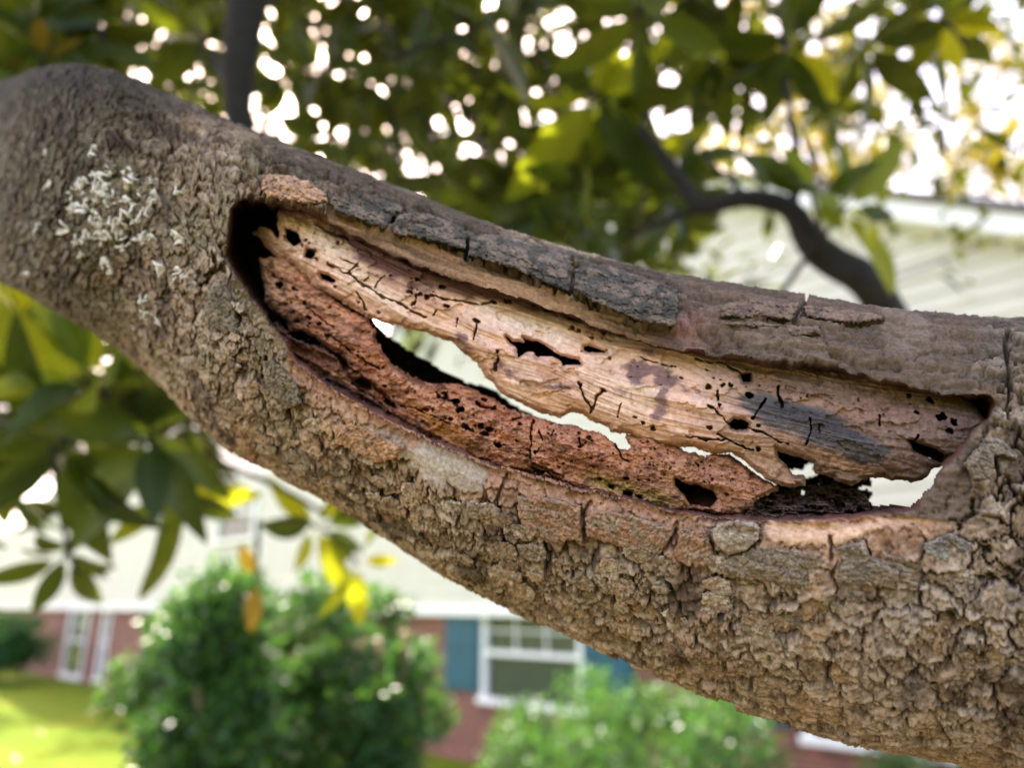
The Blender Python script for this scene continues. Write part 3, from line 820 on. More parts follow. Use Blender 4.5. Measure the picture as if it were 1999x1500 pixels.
# ---------------- relief pieces: slabs of decayed wood and plates of bark, solid, cut out of the limb's own curve
def cutout(name, poly, front_fn, thick, color_fn, mat, spc=1.8, warp=(4.0, 14.0), cuts=(), pits=(), cracks=(), edge=(0.0025, 9.0), label=None, fissd=0.006, grow=0.0):
    p = np.array(poly); u0, v0 = p.min(0) - 6; u1, v1 = p.max(0) + 6
    nu_, nv_ = int((u1 - u0) / spc) + 1, int((v1 - v0) / spc) + 1
    UU, VV = np.meshgrid(u0 + spc * np.arange(nu_), v0 + spc * np.arange(nv_))
    u = UU.ravel(); v = VV.ravel()
    s, t = inv_st(u, v)
    rng, ax, rr = front_range(u, v, s, t)
    x = arclen(s); y = (t - 0.5) * 2 * rr
    wa, ws = warp
    k1 = wa * fbm(u / ws, v / ws, 201, 4, 0.6); k2 = wa * fbm(u / ws + 31, v / ws, 202, 4, 0.6)
    sd = poly_sd(poly, u + k1, v + k2) + grow
    hole = np.zeros(u.shape, bool); holed = np.full(u.shape, 99.0)
    for c in cuts:
        q = poly_sd(c, u + 0.5 * k1, v + 0.5 * k2); hole |= q > 0
        holed = np.minimum(holed, np.abs(q))
    d = front_fn(u, v, s, t, x, y, sd)
    for (px, py, pr) in pits:
        m_ = (np.abs(u - px) < 2.2 * pr + 6) & (np.abs(v - py) < 2.2 * pr + 6)
        w1 = pr * 0.75 * fbm(u[m_] / (1.6 * pr), v[m_] / (1.6 * pr), 205, 2); w2 = pr * 0.75 * fbm(u[m_] / (1.6 * pr) + 9, v[m_] / (1.6 * pr), 206, 2)
        du = u[m_] - px + w1; dv = v[m_] - py + w2
        q = np.hypot((du * 0.92 + dv * 0.39) * (0.62 + 0.3 * hsh(np.array([int(px)]), np.array([int(py)]), 3)[0]), (dv * 0.92 - du * 0.39) * 1.1)
        if pr >= 6.0: hole[np.flatnonzero(m_)[q < pr * 0.9]] = True
        d[m_] += min(0.0014 * pr, 0.010) * (1 - ss(pr * 0.55, pr * 1.15, q))
    for pts, hw in cracks:
        a = np.array(pts); m_ = (u > a[:, 0].min() - 12) & (u < a[:, 0].max() + 12) & (v > a[:, 1].min() - 12) & (v < a[:, 1].max() + 12)
        un = u[m_] + 4.5 * fbm(u[m_] / 16, v[m_] / 16, 210, 3); vn = v[m_] + 4.5 * fbm(u[m_] / 16 + 5, v[m_] / 16, 211, 3)
        q = line_d(pts, un, vn)
        hv = hw * (0.15 + 1.15 * vnoise(u[m_] / 9, v[m_] / 9, 212))
        d[m_] += fissd * (1 - ss(hv * 0.3, hv * 1.2, q))
    ed = np.minimum(sd, holed * 1.5)
    d += edge[0] * (1 - ss(0, edge[1], ed))
    mask = ((sd > 0) & ~hole).reshape(nv_, nu_)
    cell = mask[:-1, :-1] & mask[1:, :-1] & mask[:-1, 1:] & mask[1:, 1:]
    rf = rng + d
    th_ = thick if np.isscalar(thick) else thick(u, v, s, t, sd)
    ur = unit_ray(u, v)
    fv = CAM + ur * rf[:, None]; bv = CAM + ur * (rf + np.maximum(th_ - edge[0] * (1 - ss(0, edge[1], ed)), 0.001))[:, None]
    N = nu_ * nv_
    g = np.arange(N).reshape(nv_, nu_)
    A, Bq, Cq, D = g[:-1, :-1], g[:-1, 1:], g[1:, 1:], g[1:, :-1]
    fq_ = [np.stack([A, D, Cq, Bq], -1)[cell], np.stack([A, Bq, Cq, D], -1)[cell] + N]
    pad = np.pad(cell, 1)
    for (dy, dx, i0, i1) in ((-1, 0, A, Bq), (1, 0, Cq, D), (0, -1, D, A), (0, 1, Bq, Cq)):
        nb = pad[1 + dy:1 + dy + cell.shape[0], 1 + dx:1 + dx + cell.shape[1]]
        e = cell & ~nb
        fq_.append(np.stack([i0[e], i1[e], i1[e] + N, i0[e] + N], -1))
    fq_ = np.concatenate(fq_)
    col = color_fn(u, v, s, t, x, y, sd, d)
    av = np.vstack([fv, bv]); ac = np.vstack([col, col * 0.75])
    us, inv = np.unique(fq_, return_inverse=True)
    me = to_branch(mesh_np(name, av[us], inv.reshape(fq_.shape), ac[us]))
    return add(name, me, mat, branch, label=label)

# upper slab
UP = [(548, 408), (600, 408), (640, 415), (700, 440), (760, 475), (830, 500), (900, 526), (960, 546), (1029, 568), (1107, 594), (1170, 618), (1260, 650), (1335, 668), (1410, 677), (1490, 692), (1562, 698),
      (1640, 705), (1685, 718), (1760, 737), (1835, 756), (1880, 775), (1905, 800), (1930, 835), (1896, 865), (1870, 895), (1845, 905), (1818, 912), (1804, 934), (1789, 937), (1735, 934),
      (1723, 930), (1693, 932), (1660, 944), (1639, 940), (1627, 928), (1594, 922), (1591, 902), (1567, 892), (1512, 874), (1519, 894), (1537, 915), (1549, 931), (1567, 934), (1568, 945),
      (1537, 949), (1510, 940), (1492, 925), (1468, 912), (1450, 892), (1429, 883), (1390, 882), (1354, 871), (1318, 868), (1270, 861), (1243, 852), (1222, 843), (1195, 840), (1190, 831),
      (1168, 823), (1149, 814), (1137, 806), (1110, 803), (1092, 814), (1050, 800), (1020, 787), (990, 772), (969, 754), (948, 730), (936, 707), (910, 690), (885, 668), (850, 655),
      (835, 648), (799, 640), (760, 630), (721, 619), (700, 606), (655, 579), (610, 549), (586, 525), (562, 504), (535, 497), (520, 476), (499, 456), (511, 447), (526, 450), (544, 468), (552, 458), (543, 430)]
GASH = [(988, 656), (1000, 668), (1013, 668), (1020, 672), (1026, 668), (1021, 660), (1030, 664), (1050, 668), (1075, 682), (1090, 693), (1112, 700), (1128, 703), (1134, 711), (1110, 712), (1100, 714), (1096, 705), (1080, 695),
        (1064, 694), (1050, 698), (1042, 688), (1028, 686), (1012, 697), (1010, 686), (1006, 676), (996, 670)]
ucuts = [GASH, [(1140, 677), (1150, 676), (1165, 682), (1185, 688), (1170, 688), (1150, 686), (1141, 683)], [(1425, 826), (1434, 819), (1452, 820), (1462, 828), (1458, 838), (1440, 840), (1427, 834)],
         [(1447, 734), (1464, 732), (1466, 744), (1452, 747)], [(557, 445), (580, 455), (588, 470), (575, 480), (562, 470)], [(600, 487), (616, 495), (608, 505), (598, 500)],
         [(625, 535), (640, 538), (655, 548), (650, 553), (632, 545)], [(1775, 860), (1800, 868), (1830, 880), (1850, 895), (1835, 902), (1805, 890), (1782, 878)]]
upits = [(660, 474, 4), (560, 462, 5), (612, 490, 5), (618, 505, 4), (590, 480, 4), (575, 470, 3), (640, 540, 4), (597, 468, 4), (605, 475, 3), (873, 598, 5), (834, 582, 4), (820, 574, 4), (800, 571, 4), (805, 564, 3),
         (816, 545, 4), (865, 562, 4), (930, 628, 5), (964, 590, 4), (991, 588, 5), (1070, 606, 5), (1087, 615, 3), (1112, 622, 4), (1118, 640, 5), (1130, 647, 4), (1156, 660, 3.5), (1180, 652, 4), (1384, 756, 5), (1410, 752, 4), (1426, 752, 4),
         (1464, 774, 6), (1405, 792, 4), (1240, 815, 4), (1274, 835, 5), (1256, 826, 4), (1131, 750, 4), (1178, 762, 4), (1385, 835, 4), (1480, 832, 3), (1190, 700, 2.5), (1380, 723, 2.5), (1330, 738, 2.5), (1575, 773, 2.5), (1520, 774, 2.5),
         (740, 610, 3), (655, 560, 3), (700, 590, 2.5), (1775, 772, 4), (1815, 782, 6), (1838, 815, 8), (1862, 825, 6), (1790, 805, 4), (1855, 842, 5), (1481, 878, 4)]
rg = np.random.default_rng(5)
for _ in range(160):
    tt = rg.random()
    a = 560 + 1320 * tt; upits.append((a, np.interp(a, [560, 1880], [470, 800]) + rg.normal(0, 45), 1.0 + 1.1 * rg.random() ** 2))
ucr = [([(640, 515), (680, 535), (735, 572), (790, 598), (830, 620)], 3.2), ([(680, 532), (698, 514)], 1.8), ([(730, 564), (735, 552), (750, 540)], 2.2), ([(712, 548), (722, 540)], 1.5), ([(805, 595), (815, 574)], 2),
       ([(693, 570), (706, 590), (715, 606)], 2.6), ([(845, 615), (850, 605)], 2), ([(932, 628), (926, 662)], 2), ([(890, 640), (893, 622)], 2), ([(972, 685), (970, 705), (968, 724)], 2.8),
       ([(614, 440), (650, 456), (680, 466)], 3), ([(830, 575), (900, 590), (940, 595), (965, 590)], 2.4), ([(1131, 750), (1135, 770), (1150, 790), (1152, 806)], 3), ([(1178, 762), (1165, 775), (1156, 800)], 3.4),
       ([(1207, 815), (1214, 785)], 1.8), ([(1380, 790), (1400, 806), (1425, 830)], 3), ([(1520, 755), (1522, 780), (1527, 795)], 3), ([(1582, 820), (1580, 845), (1574, 868)], 3), ([(1602, 832), (1600, 845)], 2),
       ([(1495, 780), (1480, 800), (1470, 815)], 2.2), ([(1403, 762), (1400, 778)], 2.6), ([(1462, 836), (1500, 850), (1540, 870)], 2.4), ([(1400, 850), (1430, 862), (1470, 880)], 2), ([(1340, 850), (1380, 860), (1420, 858)], 2),
       ([(1360, 700), (1420, 712), (1450, 735)], 2.4), ([(1715, 810), (1718, 830)], 2), ([(1790, 850), (1788, 870)], 2.4), ([(1250, 700), (1320, 716)], 1.5), ([(660, 500), (700, 520)], 1.5)]
def up_front(u, v, s, t, x, y, sd):
    top = np.interp(u, [540, 640, 760, 900, 1029, 1170, 1335, 1490, 1640, 1760, 1900], [408, 418, 478, 530, 572, 622, 670, 694, 708, 740, 785])
    bot = np.interp(u, [500, 562, 655, 760, 850, 936, 1020, 1137, 1243, 1354, 1450, 1560, 1700, 1850], [450, 504, 579, 630, 655, 707, 787, 806, 852, 871, 892, 920, 935, 905])
    f = np.clip((v - top) / np.maximum(bot - top, 10), 0, 1)
    base = np.interp(u, [500, 560, 700, 900, 1200, 1500, 1750, 1900], [0.024, 0.017, 0.0125, 0.0105, 0.0095, 0.0085, 0.0080, 0.0085])
    bow = 0.0055 * (np.abs(f - 0.48) / 0.5) ** 2.2
    ly = y + 0.0025 * fbm(x * 25, y * 120, 218, 3)
    g = 0.0011 * fbm(x * 22, ly * 330, 221, 4) + 0.00045 * fbm(x * 90, ly * 1500, 222, 3) + 0.00022 * fbm(x * 420, y * 700, 223, 3)
    right = ss(1350, 1650, u)
    plate = voro(x / 0.02 + 0.6 * fbm(x * 80, y * 160, 225, 2), y / 0.008 + 0.5 * fbm(x * 90, y * 90, 226, 2), 227)
    g += right * (0.0016 * (plate[2] - 0.5) + 0.0007 * fbm(u / 9, v / 9, 224, 3))
    left = ss(680, 560, u)
    g += left * 0.0020 * fbm(u / 13, v / 13, 228, 4)
    purple = blob(u, v, 760, 507, 130, 24, 30)
    g += purple * 0.0012 * fbm(x * 40, ly * 800, 229, 3)
    flakes = 0.0010 * ss(0.0, 0.04, fbm(u / 55, v / 28, 230, 4) - 0.12)
    return base + bow - g + flakes
def up_col(u, v, s, t, x, y, sd, d):
    ly = y + 0.0025 * fbm(x * 25, y * 120, 218, 3)
    g = fbm(x * 22, ly * 420, 231, 4); g2 = fbm(x * 90, ly * 1900, 232, 3); n = fbm(u / 60, v / 60, 233, 4); nf = fbm(u / 7, v / 7, 234, 3)
    c = np.empty((len(u), 3)); c[:] = (0.76, 0.475, 0.345)
    c = mixc(c, (0.82, 0.58, 0.455), ss(-0.1, 0.6, n + 0.3 * g))
    c = mixc(c, (0.42, 0.205, 0.13), ss(0.05, 0.6, g) * 0.6)
    c = mixc(c, (0.40, 0.21, 0.13), ss(0.1, 0.75, g2) * 0.45)
    c = mixc(c, (0.86, 0.70, 0.60), (blob(u, v, 640, 470, 75, 22, 35) + blob(u, v, 1010, 630, 90, 22, 20) + blob(u, v, 720, 560, 100, 16, 33)) * 0.7)
    c = mixc(c, (0.40, 0.22, 0.10), ss(-24, -2, -sd + 2 + 8 * nf) * ss(740, 900, u) * (v > np.interp(u, [540, 1900], [430, 800])) * 0.75)
    # dark purple and blue grey stains
    pw = fbm(u / 26, v / 14, 235, 4)
    pur = blob(u, v, 752, 507, 80, 24, 33) + 0.8 * blob(u, v, 850, 540, 90, 14, 22) + 0.7 * blob(u, v, 950, 572, 120, 12, 17) + 0.5 * blob(u, v, 670, 460, 60, 12, 25) + 0.5 * blob(u, v, 1120, 622, 110, 10, 19)
    c = mixc(c, (0.115, 0.045, 0.055), np.clip(pur * 1.7 + 0.7 * pw * (pur > 0.08), 0, 1) * 0.92)
    c = mixc(c, (0.33, 0.16, 0.11), blob(u, v, 900, 548, 160, 16, 18) * 0.6)
    for pts, hw in (([(925, 650), (950, 680), (985, 720), (1040, 752), (1085, 757), (1128, 757)], 5), ([(1150, 752), (1160, 744), (1190, 748), (1205, 765), (1225, 768)], 3.5), ([(1205, 755), (1230, 765), (1240, 790)], 3)):
        q = line_d(pts, u + 12 * fbm(u / 16, v / 16, 241, 4), v + 12 * fbm(u / 16, v / 16 + 9, 242, 4))
        c = mixc(c, (0.16, 0.085, 0.085), np.exp(-(q / hw) ** 2) * 0.7 * ss(-0.6, 0.1, nf + g2))
    sn = fbm(u / 22, v / 15, 247, 5, 0.6)
    st_ = np.clip(1.2 * blob(u, v, 1258, 720, 36, 12, 5) + 1.1 * blob(u, v, 1308, 744, 34, 12, 15) + blob(u, v, 1292, 775, 14, 30, 10) + 0.9 * blob(u, v, 1236, 742, 12, 20, 0) + 0.8 * blob(u, v, 1262, 688, 26, 9, 15) + 0.7 * blob(u, v, 1280, 815, 16, 14, 0)
                  + 0.9 * blob(u, v, 905, 668, 30, 11, 50) + 0.8 * blob(u, v, 1085, 756, 40, 8, 6) + 0.5 * blob(u, v, 990, 722, 40, 8, 38), 0, 1.3)
    c = mixc(c, (0.13, 0.068, 0.080), ss(0.25, 0.75, st_ + 0.75 * sn * (st_ > 0.05)) * 0.85)
    pale = np.clip(blob(u, v, 1256, 775, 34, 16, 35, 4) * 1.2 - ss(0.1, 0.5, fbm(x * 60, ly * 500, 243, 3)), 0, 1)
    c = mixc(c, (0.62, 0.44, 0.31), pale)
    right = ss(1290, 1500, u + 60 * n + 0.5 * (700 - v))
    brown = np.array((0.125, 0.070, 0.052)) * (1 + 0.35 * g[:, None] + 0.25 * nf[:, None])
    c = mixc(c, brown, right * 0.9)
    c = mixc(c, np.array((0.36, 0.215, 0.145)) * (1 + 0.25 * nf[:, None]), (blob(u, v, 1430, 850, 120, 30, 22) + blob(u, v, 1520, 915, 50, 30, 40) + blob(u, v, 1640, 905, 80, 12, 20) + 0.6 * blob(u, v, 1600, 790, 120, 10, 12)) * 0.85)
    gp = poly_sd([(1440, 775), (1500, 770), (1560, 790), (1640, 815), (1700, 850), (1745, 880), (1730, 900), (1680, 905), (1640, 885), (1590, 870), (1550, 850), (1500, 830), (1465, 810)],
                 u + 40 * fbm(x * 70, ly * 500, 245, 4) + 8 * nf, v + 12 * fbm(x * 70, ly * 500, 246, 4) + 5 * nf)
    c = mixc(c, np.array((0.055, 0.052, 0.056)) * (1 + 0.5 * g[:, None] + 0.4 * g2[:, None]), ss(-8, 10, gp) * 0.92)
    c = mixc(c, (0.12, 0.085, 0.07), ss(1760, 1900, u) * 0.55)
    c = c * (1 + 0.16 * nf[:, None])
    return c
cutout('upper_wood_slab', UP, up_front, lambda u, v, s, t, sd: 0.006 + 0.010 * ss(560, 900, u), up_col, M_WOOD, 1.5, (4.5, 13), ucuts, upits, ucr, (0.0035, 11), 'pale worm eaten slab of decayed wood across the hollow', grow=4.5)

# lower slab
LOW = [(511, 507), (526, 510), (535, 507), (548, 502), (562, 508), (586, 534), (610, 561), (631, 570), (655, 591), (685, 612), (715, 627), (727, 645), (733, 675), (748, 699), (766, 717), (785, 731), (815, 746), (839, 757),
       (872, 752), (899, 755), (929, 767), (959, 782), (986, 800), (1040, 819), (1090, 831), (1120, 837), (1141, 846), (1168, 849), (1192, 867), (1210, 880), (1228, 886), (1238, 872), (1228, 862), (1226, 853), (1240, 856), (1261, 854), (1285, 867),
       (1318, 874), (1336, 885), (1354, 891), (1378, 897), (1399, 890), (1420, 893), (1444, 906), (1468, 927), (1492, 942), (1515, 954), (1486, 957), (1468, 966), (1465, 984), (1444, 994), (1399, 991), (1370, 985), (1330, 985),
       (1321, 988), (1258, 979), (1222, 972), (1156, 955), (1138, 946), (1099, 928), (1072, 910), (1036, 896), (1030, 906), (968, 902), (950, 888), (932, 885), (905, 870), (872, 867), (863, 848), (839, 833), (800, 821), (770, 797), (749, 783),
       (722, 765), (700, 752), (680, 730), (679, 700), (664, 690), (634, 668), (616, 655), (592, 643), (568, 640), (562, 622), (541, 609), (523, 586), (520, 555), (514, 530)]
_k = LOW.index((1486, 957)); LOW = LOW[:_k] + [(a, b + 9) for a, b in LOW[_k:-14]] + LOW[-14:]
lcuts = [[(1318, 935), (1335, 945), (1360, 948), (1390, 960), (1400, 975), (1385, 990), (1350, 985), (1335, 965), (1318, 948)], [(690, 742), (705, 738), (722, 745), (724, 760), (705, 758)], [(1225, 960), (1235, 963), (1230, 975), (1218, 972)],
         [(750, 776), (770, 788), (772, 797), (755, 788)], [(780, 630), (780, 631), (781, 631)]]
lpits = [(545, 556, 6), (535, 539, 4), (581, 626, 5), (558, 592, 3), (603, 620, 4), (605, 631, 3), (624, 632, 4), (596, 590, 4), (569, 590, 2.5), (555, 594, 2), (752, 753, 4), (870, 771, 5), (890, 783, 6), (899, 801, 6), (880, 818, 4), (910, 835, 7), (937, 833, 6),
         (955, 838, 5), (947, 847, 6), (922, 842, 4), (973, 870, 6), (1016, 827, 4), (1003, 818, 3), (965, 796, 4), (831, 800, 4), (944, 780, 4), (1186, 854, 3), (1131, 872, 4), (1222, 935, 4), (1195, 950, 5), (1248, 971, 5), (1222, 965, 5), (1095, 831, 3),
         (575, 565, 5), (640, 655, 4), (1010, 862, 3), (1150, 855, 4), (660, 740, 6), (1100, 905, 3), (1170, 935, 4)]
for _ in range(420):
    a = 540 + 930 * rg.random(); lpits.append((a, np.interp(a, [540, 700, 850, 1100, 1480], [590, 700, 800, 880, 950]) + rg.normal(0, 30), 1.0 + 1.7 * rg.random() ** 2.5))
lcr = [([(1042, 822), (1036, 845), (1037, 900)], 3.2), ([(1080, 838), (1074, 852)], 2), ([(1060, 860), (1050, 840)], 1.8), ([(855, 775), (885, 785), (900, 800)], 4), ([(1005, 800), (1020, 815), (1000, 822)], 2),
       ([(640, 650), (690, 690), (740, 720)], 2.2), ([(600, 600), (650, 640)], 1.6), ([(1355, 905), (1362, 912)], 2), ([(1130, 855), (1132, 876)], 2.2), ([(780, 790), (850, 815), (880, 830)], 2), ([(930, 790), (960, 800)], 2.6), ([(1190, 850), (1215, 895), (1230, 900)], 2.5),
       ([(660, 700), (720, 745), (760, 780)], 4), ([(1040, 905), (1100, 930)], 2)]
def lo_front(u, v, s, t, x, y, sd):
    base = np.interp(u, [510, 600, 700, 850, 1050, 1250, 1400, 1520], [0.024, 0.019, 0.0165, 0.0135, 0.0120, 0.0125, 0.0135, 0.016])
    topl = np.interp(u, [510, 610, 727, 839, 986, 1141, 1318, 1492], [505, 560, 645, 757, 800, 846, 874, 942])
    f = np.clip((v - topl) / 85.0, -0.3, 1.6)
    bow = 0.0065 * np.clip(0.45 - f, 0, 1) ** 1.3 + 0.0050 * np.clip(f - 0.75, 0, 1) ** 1.5
    ly = y + 0.002 * fbm(x * 30, y * 120, 251, 3)
    g = 0.0020 * fbm(x * 35, ly * 380, 252, 4) + 0.0017 * fbm(u / 18, v / 11, 253, 5, 0.6) + 0.0006 * fbm(u / 5, v / 4, 254, 2)
    sm = blob(u, v, 690, 650, 60, 40, 35) + blob(u, v, 850, 770, 70, 16, 20)
    return base + bow - g * (1 - 0.5 * np.clip(sm, 0, 1)) + 0.0012 * ss(0.0, 0.05, fbm(u / 40, v / 22, 255, 4) - 0.1)
def lo_col(u, v, s, t, x, y, sd, d):
    ly = y + 0.002 * fbm(x * 30, y * 120, 251, 3)
    g = fbm(x * 30, ly * 480, 261, 4); n = fbm(u / 55, v / 45, 263, 4); nf = fbm(u / 7, v / 6, 264, 3); sp = fbm(u / 3.2, v / 2.8, 265, 2)
    c = np.empty((len(u), 3)); c[:] = (0.56, 0.27, 0.165)
    c = mixc(c, (0.46, 0.20, 0.13), ss(-0.2, 0.5, n))
    c = mixc(c, (0.74, 0.48, 0.34), ss(680, 530, u + 40 * n) * 0.85)
    c = mixc(c, (0.56, 0.33, 0.24), ss(0.0, 0.6, g) * 0.5)
    c = mixc(c, (0.20, 0.08, 0.05), ss(0.05, 0.5, -g) * 0.7)
    c = mixc(c, (0.50, 0.25, 0.08), (blob(u, v, 900, 860, 70, 20, 30) + blob(u, v, 830, 810, 60, 14, 35)) * 0.8)
    c = mixc(c, (0.44, 0.27, 0.18), ss(1150, 1350, u) * 0.5)
    c = mixc(c, (0.30, 0.30, 0.055), np.clip(blob(u, v, 1185, 945, 55, 14, 15) + blob(u, v, 1270, 968, 50, 14, 12), 0, 1) * ss(-0.35, 0.3, nf + 0.25) * 0.9)
    c = mixc(c, (0.13, 0.060, 0.042), (blob(u, v, 690, 725, 60, 16, 35) + blob(u, v, 640, 690, 50, 14, 40)) * ss(-0.4, 0.2, nf) * 0.8)
    c = mixc(c, (0.14, 0.065, 0.045), ss(0.25, 0.6, sp) * 0.45)
    c = mixc(c, (0.10, 0.042, 0.028), ss(0.12, 0.45, fbm(u / 24, v / 12, 266, 5, 0.6)) * 0.75)
    c = mixc(c, (0.66, 0.42, 0.29), ss(0.2, 0.5, -fbm(u / 20, v / 10, 267, 5, 0.6)) * 0.6)
    return c * (1 + 0.30 * nf[:, None]) * np.array((0.86, 0.75, 0.66))
cutout('lower_wood_slab', LOW, lo_front, lambda u, v, s, t, sd: 0.006 + 0.008 * ss(560, 800, u), lo_col, M_WOOD, 1.5, (5.0, 12), lcuts, lpits, lcr, (0.0035, 9), 'reddish pitted slab of decayed wood low in the hollow', grow=6.0)

TORN = [(540, 622), (572, 655), (620, 670), (664, 702), (690, 750), (750, 792), (800, 830), (840, 846), (866, 878), (905, 884), (950, 902), (1030, 916), (1075, 924), (1080, 950), (1000, 938), (950, 926), (860, 888), (770, 846), (680, 798), (620, 762), (575, 724), (540, 684), (520, 650)]
def torn_front(u, v, s, t, x, y, sd):
    ly = y + 0.002 * fbm(x * 40, y * 150, 281, 3)
    return 0.0185 + 0.0060 * fbm(x * 45, ly * 420, 282, 4) + 0.0030 * fbm(u / 11, v / 8, 283, 4) - 0.006 * ss(0.0, 0.6, fbm(u / 45, v / 30, 284, 2))
def torn_col(u, v, s, t, x, y, sd, d):
    g = fbm(x * 45, y * 520, 285, 4); nf = fbm(u / 6, v / 5, 286, 3)
    c = np.empty((len(u), 3)); c[:] = (0.21, 0.085, 0.052)
    c = mixc(c, (0.42, 0.215, 0.13), ss(0.12, 0.5, g)); c = mixc(c, (0.055, 0.025, 0.020), ss(0.05, 0.45, -g))
    return c * (1 + 0.35 * nf[:, None])
cutout('torn_wood', TORN, torn_front, 0.004, torn_col, M_WOOD, 1.7, (11, 11), [[(700, 770), (760, 806), (800, 838), (790, 846), (740, 812)], [(860, 880), (930, 897), (925, 906), (870, 892)]], (), (), (0.003, 7), 'dark red splintered wood along the lower lip of the hollow')

# dark ledge of crumbled wood at the right end of the hollow
LEDGE = [(1455, 985), (1480, 965), (1530, 955), (1600, 940), (1640, 945), (1690, 960), (1700, 985), (1712, 992), (1780, 992), (1800, 985), (1792, 1012), (1700, 1022), (1600, 1030), (1490, 1032), (1440, 1018)]
def ldg_front(u, v, s, t, x, y, sd):
    return 0.016 + 0.0075 * fbm(u / 22, v / 8, 271, 5, 0.6) + 0.003 * fbm(u / 6, v / 4, 274, 2) + 0.012 * np.clip((1005 - v) / 45, 0, 1)
def ldg_col(u, v, s, t, x, y, sd, d):
    n = fbm(u / 18, v / 6, 272, 4)
    c = np.empty((len(u), 3)); c[:] = (0.070, 0.042, 0.034)
    return mixc(c, (0.20, 0.125, 0.095), ss(0.1, 0.6, n)) * (1 + 0.3 * fbm(u / 5, v / 3, 273, 2)[:, None])
cutout('crumbled_ledge', LEDGE, ldg_front, 0.012, ldg_col, M_WOOD, 1.6, (9, 9), [HOLES[4], HOLES[3]], [(1640, 985, 7), (1660, 1000, 6), (1575, 990, 3), (1680, 995, 7)], [([(1560, 1000), (1640, 1005), (1720, 1000)], 4)], (0.003, 6))

# ---------------- loose plates of bark
def plate_fns(raise_, seed, c0, c1, stri=0.0, vert=0.0):
    def ff_(u, v, s, t, x, y, sd):
        h = 0.0011 * fbm(x * 120, y * 420, seed, 4) + 0.0007 * fbm(u / 6, v / 4, seed + 3, 3) + 0.0005 * fbm(u / 3.0, v / 2.6, seed + 7, 2)
        ve = voro(x / 0.0036, y / 0.0022, seed + 9)
        h += 0.0009 * (ve[2] - 0.5) - 0.0006 * (1 - ss(0, 0.2, ve[1] - ve[0]))
        return -raise_ - h
    def cf_(u, v, s, t, x, y, sd, d):
        g = fbm(x * 70, y * 700, seed + 11, 4); n = fbm(u / 20, v / 14, seed + 13, 4); nf = fbm(u / 4, v / 3, seed + 15, 3)
        c = np.empty((len(u), 3)); c[:] = c0
        c = mixc(c, c1, ss(-0.2, 0.4, n + stri * g))
        return c * (1 + 0.35 * nf[:, None] + 0.2 * g[:, None])
    return ff_, cf_
GREY = ((0.060, 0.053, 0.042), (0.16, 0.118, 0.088)); BRN = ((0.19, 0.125, 0.088), (0.11, 0.075, 0.058)); TAN = ((0.46, 0.26, 0.15), (0.30, 0.18, 0.115)); CAL = ((0.36, 0.20, 0.125), (0.30, 0.21, 0.14)); PAL = ((0.42, 0.35, 0.28), (0.28, 0.20, 0.145))
